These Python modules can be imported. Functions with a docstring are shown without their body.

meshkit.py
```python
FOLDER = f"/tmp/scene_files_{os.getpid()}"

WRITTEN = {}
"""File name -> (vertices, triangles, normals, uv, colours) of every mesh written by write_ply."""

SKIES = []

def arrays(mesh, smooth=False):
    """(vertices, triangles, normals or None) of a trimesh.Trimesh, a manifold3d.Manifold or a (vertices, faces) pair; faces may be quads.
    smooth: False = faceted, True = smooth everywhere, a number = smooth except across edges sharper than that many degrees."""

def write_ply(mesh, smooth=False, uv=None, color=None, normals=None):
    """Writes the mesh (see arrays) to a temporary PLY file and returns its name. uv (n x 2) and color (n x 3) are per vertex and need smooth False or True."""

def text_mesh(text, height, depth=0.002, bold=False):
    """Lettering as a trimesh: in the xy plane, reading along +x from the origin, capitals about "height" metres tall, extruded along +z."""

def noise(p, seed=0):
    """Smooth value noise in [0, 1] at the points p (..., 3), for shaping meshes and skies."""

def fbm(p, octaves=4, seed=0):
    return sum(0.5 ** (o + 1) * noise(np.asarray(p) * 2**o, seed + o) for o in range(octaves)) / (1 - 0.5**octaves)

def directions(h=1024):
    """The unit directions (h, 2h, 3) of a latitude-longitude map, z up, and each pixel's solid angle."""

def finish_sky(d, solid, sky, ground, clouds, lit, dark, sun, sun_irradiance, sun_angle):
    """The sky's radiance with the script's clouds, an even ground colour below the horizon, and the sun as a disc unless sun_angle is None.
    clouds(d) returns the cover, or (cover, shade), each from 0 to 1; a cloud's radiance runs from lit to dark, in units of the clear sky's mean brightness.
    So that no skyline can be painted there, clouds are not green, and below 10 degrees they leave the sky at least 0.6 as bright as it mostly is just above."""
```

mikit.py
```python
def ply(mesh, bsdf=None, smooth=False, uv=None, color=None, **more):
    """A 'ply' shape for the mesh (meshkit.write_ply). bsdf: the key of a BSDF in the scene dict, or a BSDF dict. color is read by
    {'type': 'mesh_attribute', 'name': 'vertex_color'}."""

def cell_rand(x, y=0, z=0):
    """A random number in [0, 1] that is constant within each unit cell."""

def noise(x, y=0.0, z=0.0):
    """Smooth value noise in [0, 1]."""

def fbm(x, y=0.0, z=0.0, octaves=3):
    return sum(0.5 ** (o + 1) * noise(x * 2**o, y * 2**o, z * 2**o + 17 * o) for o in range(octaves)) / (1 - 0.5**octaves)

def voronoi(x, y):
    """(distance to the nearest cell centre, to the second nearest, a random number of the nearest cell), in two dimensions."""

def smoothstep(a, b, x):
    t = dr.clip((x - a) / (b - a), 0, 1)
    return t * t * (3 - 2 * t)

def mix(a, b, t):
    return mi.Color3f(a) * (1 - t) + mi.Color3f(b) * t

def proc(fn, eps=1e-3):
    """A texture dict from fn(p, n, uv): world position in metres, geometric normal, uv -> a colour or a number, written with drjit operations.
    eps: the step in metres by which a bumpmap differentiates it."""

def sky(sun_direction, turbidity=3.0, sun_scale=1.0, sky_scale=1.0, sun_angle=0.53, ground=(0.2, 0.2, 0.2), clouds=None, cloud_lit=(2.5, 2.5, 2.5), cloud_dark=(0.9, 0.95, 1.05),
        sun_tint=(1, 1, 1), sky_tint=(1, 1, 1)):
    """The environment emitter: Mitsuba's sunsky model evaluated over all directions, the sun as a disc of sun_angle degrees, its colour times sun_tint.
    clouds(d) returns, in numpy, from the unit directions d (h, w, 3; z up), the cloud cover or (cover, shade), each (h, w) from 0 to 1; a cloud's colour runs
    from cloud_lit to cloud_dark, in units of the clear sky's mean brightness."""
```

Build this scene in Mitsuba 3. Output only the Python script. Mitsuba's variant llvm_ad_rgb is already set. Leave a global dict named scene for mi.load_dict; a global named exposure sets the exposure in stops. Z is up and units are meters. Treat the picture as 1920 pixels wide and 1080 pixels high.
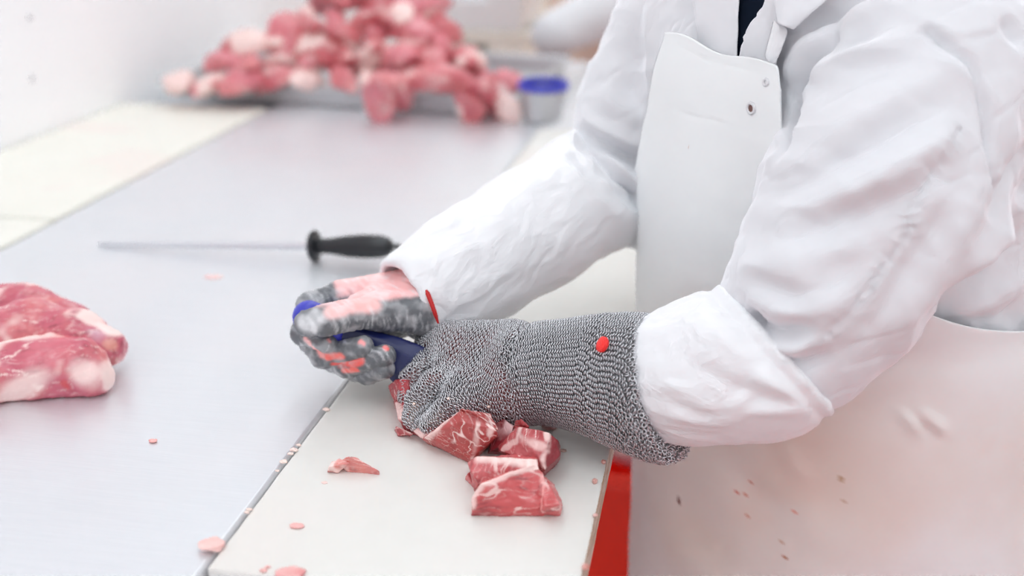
import math, random
import numpy as np, trimesh, manifold3d as m3, mitsuba as mi, drjit as dr
import mikit, meshkit
from mikit import proc, noise, fbm, smoothstep, mix, voronoi
from scipy import ndimage

# ------------------------------------------------------------------ camera, light, exposure
TZ = 0.90                                   # height of the worktop
FPX = 2100.0                                # focal length in pixels of the 1920 wide frame
CAM = np.array([0.0, 0.0, TZ + 0.56])
PITCH, YAW = math.radians(20.783), math.radians(10.764)
RIGHT = np.array([math.cos(YAW), math.sin(YAW), 0.0])
FLAT = np.array([-math.sin(YAW), math.cos(YAW), 0.0])
FWD = FLAT * math.cos(PITCH) - np.array([0, 0, 1.0]) * math.sin(PITCH)
UP = np.cross(RIGHT, FWD)
T = mi.ScalarTransform4f
scene, labels = {}, {}
exposure = 0.0
scene['camera'] = dict(type='thinlens', fov=2 * math.degrees(math.atan(960 / FPX)), fov_axis='x', near_clip=0.05, far_clip=60.0,
                       aperture_radius=0.0092, focus_distance=1.128, to_world=T().look_at(origin=CAM.tolist(), target=(CAM + FWD).tolist(), up=UP.tolist()))
LAMP = 3.2                                  # radiance of the ceiling lamps
LAMP_TINT = (0.885, 1.0, 1.035)

def at(x, y, d):
    "the point at depth d that stands at this place of the photograph"
    return CAM + (FWD * FPX + RIGHT * (x - 960) + UP * (540 - y)) * (d / FPX)
def on(x, y, z=TZ):
    "the same on the level z"
    r = FWD * FPX + RIGHT * (x - 960) + UP * (540 - y)
    return CAM + r * ((z - CAM[2]) / r[2])

# ------------------------------------------------------------------ helpers: scene entries
def numbered(key):
    used = set(k.split('__')[key.count('__')] if key.count('__') == 0 else '__'.join(k.split('__')[:key.count('__') + 1]) for k in list(scene) + list(labels))
    if key not in used: return key
    n = 1
    while f'{key}_{n:03d}' in used: n += 1
    return f'{key}_{n:03d}'
def thing(name, label, cat, group=None):
    key = numbered(name)
    labels[key] = {'label': label, 'category': cat}
    if group: labels[key]['group'] = group
    return key
def obj(name, mesh, bsdf, parent=None, smooth=30, label=None, kind=None, color=None, uv=None, **more):
    key = numbered(parent + '__' + name if parent else name)
    scene[key] = mikit.ply(mesh, bsdf, smooth=True if color is not None else smooth, color=color, uv=uv, **more)
    lab = {}
    if label: lab['label'] = label
    if kind: lab['kind'] = kind
    if lab: labels[key] = lab
    return key
def single(name, mesh, bsdf, label, cat, group=None, **kw):
    key = obj(name, mesh, bsdf, **kw)
    labels[key] = {**labels.get(key, {}), 'label': label, 'category': cat}
    if group: labels[key]['group'] = group
    return key
def struct(name, mesh, bsdf, parent=None, label=None, **kw):
    key = obj(name, mesh, bsdf, parent, label=label, kind='structure' if parent is None else None, **kw)
    return key

# ------------------------------------------------------------------ helpers: meshes
def tm(m):
    if isinstance(m, trimesh.Trimesh): return m
    k = m.to_mesh()
    return trimesh.Trimesh(np.array(k.vert_properties[:, :3], float), np.array(k.tri_verts, int), process=False)
def cat(*ms): return trimesh.util.concatenate([tm(m) for m in ms])
def box(lo, hi, bevel=0.0):
    lo, hi = np.array(lo, float), np.array(hi, float)
    if bevel <= 0:
        b = trimesh.creation.box(hi - lo); b.apply_translation((lo + hi) / 2); return b
    c, s = bevel * 0.4, bevel
    pts = []
    for sx in (0, 1):
        for sy in (0, 1):
            for sz in (0, 1):
                k = np.array([sx, sy, sz]); p = np.where(k, hi, lo); sg = np.where(k, -1, 1)
                for a in range(3):
                    o = np.full(3, s); o[a] = 0; pts.append(p + sg * o)
                    o = np.full(3, s) * np.array([.3, .3, .3]); pts.append(p + sg * o)
    return tm(m3.Manifold.hull_points(np.array(pts)))
def lathe(prof, sides=32):
    "closed surface of revolution about z from (r, z) rows"
    return trimesh.creation.revolve(np.array(prof, float), sections=sides)
def frame(z, x=None):
    z = np.array(z, float); z /= np.linalg.norm(z)
    x = np.array([0, 0, 1.0]) if x is None else np.array(x, float)
    if abs(x @ z) > .98: x = np.array([1.0, 0, 0])
    x = x - z * (x @ z); x /= np.linalg.norm(x)
    return np.stack([x, np.cross(z, x), z], 1)
def moved(m, R=None, t=(0, 0, 0)):
    M = np.eye(4)
    if R is not None: M[:3, :3] = R
    M[:3, 3] = t
    m = m.copy(); m.apply_transform(M); return m
def tube(points, radii, sides=12, cap=True):
    p = np.asarray(points, float); n = len(p); r = np.broadcast_to(np.asarray(radii, float), (n,))
    t = np.gradient(p, axis=0); t /= np.linalg.norm(t, axis=1, keepdims=True) + 1e-12
    a = np.zeros_like(p); ref = np.array([0, 0, 1.0]) if abs(t[0, 2]) < .9 else np.array([1.0, 0, 0])
    for i in range(n):
        ref = ref - t[i] * (ref @ t[i]); ref /= np.linalg.norm(ref) + 1e-12; a[i] = ref
    b = np.cross(t, a); g = np.arange(sides) * 2 * np.pi / sides
    v = (p[:, None] + r[:, None, None] * (np.cos(g)[None, :, None] * a[:, None] + np.sin(g)[None, :, None] * b[:, None])).reshape(-1, 3)
    i, j = np.meshgrid(np.arange(n - 1), np.arange(sides), indexing='ij'); i, j = i.ravel(), j.ravel(); j2 = (j + 1) % sides
    f = np.vstack([np.stack([i * sides + j, i * sides + j2, (i + 1) * sides + j2], 1), np.stack([i * sides + j, (i + 1) * sides + j2, (i + 1) * sides + j], 1)])
    if cap:
        k = len(v); v = np.vstack([v, p[0], p[-1]]); j = np.arange(sides); j2 = (j + 1) % sides
        f = np.vstack([f, np.stack([0 * j + k, j2, j], 1), np.stack([0 * j + k + 1, (n - 1) * sides + j, (n - 1) * sides + j2], 1)])
    return trimesh.Trimesh(v, f, process=False)
def spline(pts, n):
    "Catmull-Rom through the points"
    p = np.asarray(pts, float); q = np.vstack([2 * p[0] - p[1], p, 2 * p[-1] - p[-2]]); m = len(p) - 1
    s = np.linspace(0, m - 1e-9, n); i = s.astype(int); t = (s - i)[:, None]
    a, b, c, d = q[i], q[i + 1], q[i + 2], q[i + 3]
    return 0.5 * (2 * b + (c - a) * t + (2 * a - 5 * b + 4 * c - d) * t**2 + (3 * b - a - 3 * c + d) * t**3)
def sheet(P, thick=0.0015):
    "a thin closed sheet from a grid of points (n, m, 3)"
    n, m = P.shape[:2]
    du, dv = np.gradient(P, axis=0), np.gradient(P, axis=1)
    N = np.cross(du, dv); N /= np.linalg.norm(N, axis=2, keepdims=True) + 1e-12
    v = np.vstack([(P + N * thick / 2).reshape(-1, 3), (P - N * thick / 2).reshape(-1, 3)]); k = n * m
    i, j = np.meshgrid(np.arange(n - 1), np.arange(m - 1), indexing='ij'); a = (i * m + j).ravel()
    q = np.stack([a, a + m, a + m + 1, a + 1], 1)
    f = [q[:, [0, 1, 2]], q[:, [0, 2, 3]], q[:, [0, 2, 1]] + k, q[:, [0, 3, 2]] + k]
    ring = np.concatenate([np.arange(m), np.arange(1, n) * m + m - 1, (n - 1) * m + np.arange(m - 2, -1, -1), np.arange(n - 2, 0, -1) * m])
    r2 = np.roll(ring, -1)
    f += [np.stack([ring, r2, r2 + k], 1), np.stack([ring, r2 + k, ring + k], 1)]
    return trimesh.Trimesh(v, np.vstack(f), process=False)
def solidify(m, inward):
    "an open surface made a closed thin one"
    v, f = np.array(m.vertices), np.array(m.faces); n = m.vertex_normals; k = len(v)
    e = np.sort(m.edges, axis=1); u, idx, cnt = np.unique(e, axis=0, return_index=True, return_counts=True)
    b = m.edges[idx[cnt == 1]]
    return trimesh.Trimesh(np.vstack([v, v - n * inward]), np.vstack([f, f[:, ::-1] + k, np.stack([b[:, 1], b[:, 0], b[:, 0] + k], 1), np.stack([b[:, 1], b[:, 0] + k, b[:, 1] + k], 1)]), process=False)

# ------------------------------------------------------------------ helpers: distance fields turned into meshes
def cone(P, a, b, ra, rb):
    a, b = np.asarray(a, np.float32), np.asarray(b, np.float32); ab = b - a
    t = np.clip((P - a) @ ab / (ab @ ab), 0, 1)
    return np.sqrt(((P - a - t[:, None] * ab) ** 2).sum(1)) - (ra + (rb - ra) * t)
def ell(P, c, R, r):
    q = (P - np.asarray(c, np.float32)) @ np.asarray(R, np.float32) / np.asarray(r, np.float32)
    k = np.sqrt((q * q).sum(1)); return (k - 1) * min(r)
def smin(a, b, k):
    h = np.clip(.5 + .5 * (b - a) / k, 0, 1)
    return b + (a - b) * h - k * h * (1 - h)
def smax(a, b, k): return -smin(-a, -b, k)
def chain(P, joints, k=0.012):
    d = None
    for (a, ra), (b, rb) in zip(joints[:-1], joints[1:]):
        c = cone(P, a, b, ra, rb); d = c if d is None else smin(d, c, k)
    return d
def surface(f, lo, hi, h, smooth=0):
    "the zero surface of f over a box, cell size h (naive surface nets)"
    lo, hi = np.array(lo, float), np.array(hi, float)
    n = (np.ceil((hi - lo) / h / 4).astype(int)) * 4 + 1
    C = 4; nc = (n - 1) // C + 1
    g = np.stack(np.meshgrid(*[lo[k] + np.arange(nc[k]) * h * C for k in range(3)], indexing='ij'), -1).reshape(-1, 3).astype(np.float32)
    dc = f(g).reshape(nc)
    near = np.abs(dc) < h * C * 1.9
    near = ndimage.binary_dilation(near)
    V = np.where(np.kron(dc, np.ones((C, C, C), np.float32)) < 0, -1.0, 1.0)[:n[0], :n[1], :n[2]].astype(np.float32)
    M = np.kron(near, np.ones((C, C, C), bool))
    sh = C // 2
    M = (np.roll(M, -sh, (0, 1, 2)) | np.roll(M, sh, (0, 1, 2)) | M)[:n[0], :n[1], :n[2]]
    I = np.argwhere(M); P = (lo + I * h).astype(np.float32)
    V[M] = np.concatenate([f(p) for p in np.array_split(P, max(1, len(P) // 400000))])
    for a in range(3):
        s = [slice(None)] * 3
        for e in (0, -1): s[a] = e; V[tuple(s)] = np.maximum(V[tuple(s)], 1e-4)
    S = V < 0
    nx, ny, nz = V.shape
    cnt = np.zeros((nx - 1, ny - 1, nz - 1), np.float32); acc = np.zeros((nx - 1, ny - 1, nz - 1, 3), np.float32); quads = []
    for a in range(3):
        s0 = [slice(None)] * 3; s1 = [slice(None)] * 3; s0[a] = slice(0, -1); s1[a] = slice(1, None)
        E = np.argwhere(S[tuple(s0)] != S[tuple(s1)])
        e1 = E.copy(); e1[:, a] += 1
        v0, v1 = V[tuple(E.T)], V[tuple(e1.T)]
        t = v0 / (v0 - v1); X = E.astype(np.float32); X[:, a] += t
        o = [k for k in range(3) if k != a]
        cells = []
        for d0, d1 in ((0, 0), (-1, 0), (-1, -1), (0, -1)):
            c = E.copy(); c[:, o[0]] += d0; c[:, o[1]] += d1; cells.append(c)
        lim = np.array(cnt.shape)
        for c in cells:
            ok = ((c >= 0) & (c < lim)).all(1)
            np.add.at(cnt, tuple(c[ok].T), 1); np.add.at(acc, tuple(c[ok].T), X[ok])
        ok = np.all([((c >= 0) & (c < lim)).all(1) for c in cells], 0)
        q = np.stack([np.ravel_multi_index(c[ok].T, cnt.shape) for c in cells], 1)
        fl = (v0[ok] < 0) ^ (a == 1)
        q[~fl] = q[~fl][:, ::-1]; quads.append(q)
    q = np.vstack(quads); used = np.unique(q)
    pos = (acc.reshape(-1, 3)[used] / cnt.reshape(-1)[used][:, None]) * h + lo
    q = np.searchsorted(used, q)
    m = trimesh.Trimesh(pos, np.vstack([q[:, [0, 1, 2]], q[:, [0, 2, 3]]]), process=False)
    return relax(m, smooth) if smooth else m
def relax(m, n, lam=.5, mu=.52):
    "Taubin smoothing with even weights"
    from scipy import sparse
    e = m.edges_unique; k = len(m.vertices)
    A = sparse.coo_matrix((np.ones(2 * len(e)), (np.r_[e[:, 0], e[:, 1]], np.r_[e[:, 1], e[:, 0]])), (k, k)).tocsr()
    A.data[:] = 1; D = sparse.diags(1 / np.maximum(np.asarray(A.sum(1)).ravel(), 1)); A = D @ A
    v = np.array(m.vertices)
    for _ in range(n):
        v = v + lam * (A @ v - v); v = v - mu * (A @ v - v)
    return trimesh.Trimesh(v, m.faces, process=False)
def displace(m, d):
    m = m.copy(); m.vertices = m.vertices + m.vertex_normals * np.asarray(d)[:, None]; return m
def N3(p, f, seed=0, oct=3): return meshkit.fbm(np.asarray(p) * f, oct, seed) - .5
def sst(a, b, x):
    t = np.clip((np.asarray(x, float) - a) / (b - a), 0, 1); return t * t * (3 - 2 * t)
def lerp(a, b, t): return np.asarray(a) * (1 - t[:, None]) + np.asarray(b) * t[:, None]
def polydist(V, line):
    "distance of each point to a polyline and the place along it from 0 to 1"
    best = np.full(len(V), 9.0); place = np.zeros(len(V)); L = np.r_[0, np.cumsum(np.linalg.norm(np.diff(line, axis=0), axis=1))]
    for i in range(len(line) - 1):
        a, b = line[i], line[i + 1]; ab = b - a
        t = np.clip((V - a) @ ab / (ab @ ab + 1e-12), 0, 1); d = np.linalg.norm(V - a - t[:, None] * ab, axis=1)
        k = d < best; best[k] = d[k]; place[k] = (L[i] + t[k] * (L[i + 1] - L[i])) / L[-1]
    return best, place

# ------------------------------------------------------------------ materials
def two(b): return {'type': 'twosided', 'bsdf': b}
def rgb(*c): return {'type': 'rgb', 'value': list(c)}
def pri(col, rough=.5, spec=.5, **k):
    return {'type': 'principled', 'base_color': col if isinstance(col, dict) else rgb(*col), 'roughness': rough, 'specular': spec, **k}
VC = {'type': 'mesh_attribute', 'name': 'vertex_color'}
def bump(b, fn, scale, eps=5e-4): return {'type': 'bumpmap', 'arbitrary': proc(fn, eps=eps), 'scale': scale, 'bsdf': b}

def board_col(p, n, uv):
    a = fbm(p.x * 9, p.y * 9, p.z * 9, 4); b = fbm(p.x * 60, p.y * 60, 3.0, 3)
    pink = smoothstep(.52, .72, fbm(p.x * 5 + 7, p.y * 5, 2.0, 3))
    c = mix((.705, .695, .665), (.655, .64, .605), a * .7 + b * .3)
    c = mix(c, (.69, .62, .59), pink * .35)
    scr = smoothstep(.70, .80, noise(p.x * 700 + p.y * 260, p.y * 35 - p.x * 12, 1.0)) * smoothstep(.45, .6, fbm(p.x * 14, p.y * 14, 9.0))
    c = mix(c, (.70, .67, .62), scr * .35)
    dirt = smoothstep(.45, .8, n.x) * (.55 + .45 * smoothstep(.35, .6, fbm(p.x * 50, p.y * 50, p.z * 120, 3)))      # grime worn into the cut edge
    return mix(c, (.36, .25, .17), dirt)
def board_bump(p, n, uv): return fbm(p.x * 220, p.y * 220, p.z * 220, 3) + .6 * noise(p.x * 600 + p.y * 200, p.y * 40, 0.0)
scene['board_plastic'] = two(bump(pri(proc(board_col), .42, .4), board_bump, .00018))
def yellow_col(p, n, uv):
    a = fbm(p.x * 6, p.y * 6, p.z * 6, 4); pink = smoothstep(.56, .70, fbm(p.x * 5 + 3, p.y * 7, 5.0, 3))
    c = mix((.72, .71, .655), (.69, .67, .605), a)
    return mix(c, (.72, .62, .585), pink * .5)
scene['aged_board_plastic'] = two(pri(proc(yellow_col), .4, .4))
def steel_col(p, n, uv):
    a = fbm(p.x * 5, p.y * 5, p.z * 5, 3); s = noise(p.x * 30, p.y * 900, 0.0)
    smear = smoothstep(.5, .75, fbm(p.x * 7 + 2, p.y * 4, 4.0, 3))
    c = mix((.68, .692, .725), (.75, .762, .79), a * .6 + s * .4)
    return mix(c, (.77, .735, .75), smear * .3)
def steel_rough(p, n, uv): return mi.Float(.30) + .16 * fbm(p.x * 8, p.y * 8, 1.0, 3)
def steel_bump(p, n, uv):
    scr = smoothstep(.66, .74, noise(p.x * 60 + p.y * 50, p.y * 600 - p.x * 420, 2.0)) * smoothstep(.4, .6, fbm(p.x * 6, p.y * 6, 2.0))
    return .5 * noise(p.x * 60, p.y * 1200, 0.0) - scr + 2 * fbm(p.x * 25, p.y * 25, 0.0)
scene['brushed_steel'] = two(bump({'type': 'principled', 'base_color': proc(steel_col), 'roughness': proc(steel_rough), 'metallic': .55, 'specular': .5}, steel_bump, .00010))
scene['plain_steel'] = two({'type': 'principled', 'base_color': rgb(.72, .72, .74), 'roughness': .3, 'metallic': .9})
scene['dull_steel'] = two({'type': 'principled', 'base_color': rgb(.55, .55, .57), 'roughness': .45, 'metallic': .6})
scene['polished_rod'] = two({'type': 'principled', 'base_color': rgb(.74, .75, .79), 'roughness': .22, 'metallic': 1.0})
scene['black_plastic'] = two(pri((.012, .013, .016), .32, .5))
scene['white_paint'] = two(pri((.93, .93, .94), .5, .4))
scene['ceiling_paint'] = two(pri((.86, .86, .86), .8, .2))
def floor_col(p, n, uv): return mix((.54, .40, .39), (.46, .33, .32), fbm(p.x * 4, p.y * 4, 0.0, 3))
scene['red_floor'] = two(pri(proc(floor_col), .4, .4))
scene['red_plastic'] = two(pri((.95, .045, .02), .35, .5))
scene['blue_plastic'] = two(pri((.035, .04, .42), .35, .5))
scene['navy_plastic'] = two(bump(pri((.008, .013, .085), .36, .5), lambda p, n, uv: fbm(p.x * 300, p.y * 300, p.z * 300, 3), .0002))
scene['cream_paint'] = two(pri((.86, .80, .72), .6, .3))
scene['meat'] = two({'type': 'principled', 'base_color': VC, 'roughness': .30, 'specular': .5, 'clearcoat': .25, 'clearcoat_gloss': .85})
scene['painted'] = two({'type': 'principled', 'base_color': VC, 'roughness': .55, 'specular': .4})

# ------------------------------------------------------------------ the room
X0, X1, Y0, Y1, ZC = -1.475, 3.2, -2.6, 6.2, 3.0
struct('floor', box((X0 - .1, Y0 - .1, -.1), (X1 + .1, Y1 + .1, 0)), 'red_floor')
struct('ceiling', box((X0 - .1, Y0 - .1, ZC), (X1 + .1, Y1 + .1, ZC + .1)), 'ceiling_paint')
wl = struct('wall_left', box((X0 - .1, Y0, 0), (X0, Y1, ZC)), 'white_paint')
struct('wall_right', box((X1, Y0, 0), (X1 + .1, Y1, ZC)), 'white_paint')
struct('wall_back', box((X0 - .1, Y1, 0), (X1 + .1, Y1 + .1, ZC)), 'cream_paint')
struct('wall_front', box((X0 - .1, Y0 - .1, 0), (X1 + .1, Y0, ZC)), 'white_paint')
for (x, y) in ((55, 33), (60, 147)):         # two screw heads on the white wall
    r = FWD * FPX + RIGHT * (x - 960) + UP * (540 - y); c = CAM + r * ((X0 - CAM[0]) / r[0])
    obj('screw_head', moved(lathe([(0, -.001), (.006, -.001), (.006, .002), (.004, .004), (0, .004)], 16), frame((1, 0, 0)), c), 'dull_steel', wl)
def lamp(x, y, sx, sy):
    t = thing('ceiling_light', 'unseen flat white ceiling light panel overhead', 'ceiling light', 'light panels on the ceiling')
    fr = cat(box((x - sx / 2 - .03, y - sy / 2 - .03, ZC - .05), (x + sx / 2 + .03, y - sy / 2, ZC)), box((x - sx / 2 - .03, y + sy / 2, ZC - .05), (x + sx / 2 + .03, y + sy / 2 + .03, ZC)),
             box((x - sx / 2 - .03, y - sy / 2, ZC - .05), (x - sx / 2, y + sy / 2, ZC)), box((x + sx / 2, y - sy / 2, ZC - .05), (x + sx / 2 + .03, y + sy / 2, ZC)))
    obj('frame', fr, 'plain_steel', t, smooth=False)
    z = ZC - .03
    m = trimesh.Trimesh([[x - sx / 2, y - sy / 2, z], [x - sx / 2, y + sy / 2, z], [x + sx / 2, y + sy / 2, z], [x + sx / 2, y - sy / 2, z]], [[0, 1, 2], [0, 2, 3]], process=False)
    obj('diffuser', m, 'ceiling_paint', t, smooth=False, emitter={'type': 'area', 'radiance': rgb(*[LAMP * c for c in LAMP_TINT])})
for x in (-.65, 1.5):
    for y in (-1.4, .4, 2.2, 3.8, 5.4): lamp(x, y, .6, 1.5)  # the far end row is an unseen extra, added to brighten the left wall
for y in (-1.7, -.1): lamp(.43, y, .6, 1.3)  # extra unseen panels, added as frontal fill for apron and sleeves

# ------------------------------------------------------------------ the work table and its boards
wt = thing('work_table', 'long steel topped butchery table with cream boards along both sides', 'table')
def extrude_y(poly, y0, y1):
    "closed cross-section (x, z), counter-clockwise, run along y"
    from shapely.geometry import Polygon
    m = trimesh.creation.extrude_polygon(Polygon(poly), y1 - y0, engine='earcut')
    v = np.array(m.vertices); m.vertices = np.stack([v[:, 0], y0 + v[:, 2], v[:, 1]], 1); m.invert(); 
    if m.volume < 0: m.invert()
    return m
def rnd(cx, cz, r, a0, a1, n=6): return [(cx + r * math.cos(math.radians(a)), cz + r * math.sin(math.radians(a))) for a in np.linspace(a0, a1, n)]
xa, xb, xc, xd = X0 + .004, -1.090, -.4090, -.092
zs = TZ - .0025
poly = [(xa, .85), (xd - .004, .85), (xd - .004, .868), (xc + .003, .868)] + rnd(xc - .0055, zs - .0055, .0055, 0, 90) + rnd(xb + .006, zs - .006, .006, 90, 180) + [(xb, .868), (xa, .868)]
obj('steel_top', extrude_y(poly, .62, 3.40), 'brushed_steel', wt, smooth=40)
for x in (xa + .06, xd - .10):
    for y in (.72, 3.30):
        obj('leg', box((x - .025, y - .025, .0), (x + .025, y + .025, .85), .004), 'plain_steel', wt)
for y in (.72, 3.30): obj('cross_bar', box((xa + .085, y - .02, .2), (xd - .125, y + .02, .24), .003), 'plain_steel', wt)
def board(lo, hi, label, mat, bev=.003, seed=0):
    b = m3.Manifold.hull_points(np.array(box(lo, hi, bev).vertices)).refine_to_length(.02)
    m = tm(b); v = np.array(m.vertices)
    e = np.minimum(v[:, 0] - lo[0], hi[0] - v[:, 0])
    m.vertices = v - np.array([1.0, 0, 0]) * ((e < .004) * .0016 * N3(v, 60, seed))[:, None]
    return single('cutting_board', m, mat, label, 'cutting board')
board((-.4055, .742, .8685), (-.090, 2.46, TZ), 'worn cream plastic cutting board under the gloved hands and cubed meat', 'board_plastic', .004)
ys = on(50, 409)[1]
board((X0 + .006, ys + .002, .8685), (-1.0925, 2.55, TZ + .001), 'pale yellow board along the white wall, reaching back to the tray of meat', 'aged_board_plastic', .003, 3)
board((X0 + .006, .62, .8685), (-1.0925, ys - .002, TZ), 'pale yellow board at the left edge of the photo, nearest part of the wall side', 'aged_board_plastic', .003, 4)

# ------------------------------------------------------------------ meat
MUSCLE, DARK, PINK, FAT = np.array([.40, .044, .050]), np.array([.19, .016, .024]), np.array([.60, .17, .175]), np.array([.86, .66, .62])
def meat_colour(v, fibre=(1, 0, 0), seed=0, fat=.5, line=.5, pink=.35, scale=1.0, muscle=MUSCLE):
    f = np.array(fibre, float); f /= np.linalg.norm(f); B = frame(f); u = v @ B
    w = np.stack([N3(v, 40 * scale, seed + k, 2) for k in (9, 19, 29)], 1)
    q = (u + w * .010) * np.array([1, 1, .10]) * scale
    a = N3(q, 260, seed, 3) + .5; b = N3(v, 30 * scale, seed + 5, 3) + .5
    c = np.tile(muscle, (len(v), 1)); c = c + (DARK - c) * (sst(.52, .80, a) * .6)[:, None]
    c = c + (PINK - c) * (sst(.40, .75, b) * pink)[:, None]
    gate = sst(.42, .62, N3(v, 45 * scale, seed + 2, 2) + .5)
    r = np.abs(N3((u + w * .018) * np.array([1, 1, .16]) * scale, 75, seed + 21, 3)); ln = (1 - sst(.006, .030, r)) * line * gate
    r2 = np.abs(N3(q, 200, seed + 31, 2)); fine = (1 - sst(.004, .035, r2)) * line * .38 * (1 - .5 * gate)
    ft = sst(.66 - .25 * fat, .74 - .2 * fat, N3(v, 24 * scale, seed + 40, 3) + .5)
    k = np.clip(np.maximum(np.maximum(ln, fine), ft), 0, 1) * .9
    return c * (1 - k[:, None]) + FAT * k[:, None]

def chunk(*hulls, h=.00055, seed=0, rough=.0016, sm=26, fibre=(1, 0, 0)):
    "cut meat: the union of convex lumps, rounded and roughened"
    M = m3.Manifold()
    for p in hulls: M = M + m3.Manifold.hull_points(np.array(p, float))
    m = tm(M.refine_to_length(h * 1.6))
    m = trimesh.Trimesh(m.vertices, m.faces, process=True)
    m = relax(m, sm)
    v = np.array(m.vertices)
    q = (v @ frame(fibre)) * np.array([1, 1, .10])
    return displace(m, rough * (2.4 * N3(v, 50, seed, 3) + .8 * N3(v, 190, seed + 3, 2) + .55 * N3(q, 260, seed + 6, 2)))
def bp(rows): return [on(x, y, TZ + z) for x, y, z in rows]
def near_line(v, pts, w):
    "1 close to a line of points, 0 beyond the width w"
    d, s = polydist(v, np.array(pts)); return 1 - sst(w * .35, w, d + .004 * N3(v, 120, 77, 2))
def toward(c, colour, k): return c * (1 - k[:, None]) + np.array(colour) * k[:, None]
def meat_thing(mesh, label, color, name='meat_chunk', cat_='meat', group=None):
    return single(name, mesh, 'meat', label, cat_, group, color=color)

front = chunk(bp([(884, 967, 0), (1020, 969, 0), (1030, 930, 0), (1000, 880, 0), (905, 900, 0), (886, 930, .020), (903, 908, .033), (955, 886, .040), (1003, 870, .043), (1018, 886, .036), (1030, 930, .018), (1022, 952, .010), (886, 952, .012)]),
              bp([(1012, 967, 0), (1050, 967, 0), (1054, 945, .002), (1040, 908, .006), (1012, 890, .030), (1032, 912, .028), (1050, 946, .020), (1022, 950, .020), (1016, 930, .022)]), seed=1, fibre=(1, .2, .15))
v = np.array(front.vertices); c = meat_colour(v, (1, .2, .15), 3, -.9, .75, .75, 1.0, np.array([.50, .075, .078]))
c = toward(c, FAT, .75 * near_line(v, bp([(884, 955, .012), (886, 928, .022), (905, 906, .034), (960, 884, .040), (1004, 872, .042)]), .006))
c = toward(c, (.80, .42, .40), .7 * near_line(v, bp([(1020, 895, .032), (1012, 930, .024), (1018, 962, .008)]), .004))
meat_thing(front, 'pink slab of cut meat with thin fat rim, nearest the camera on the board', c)

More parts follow.
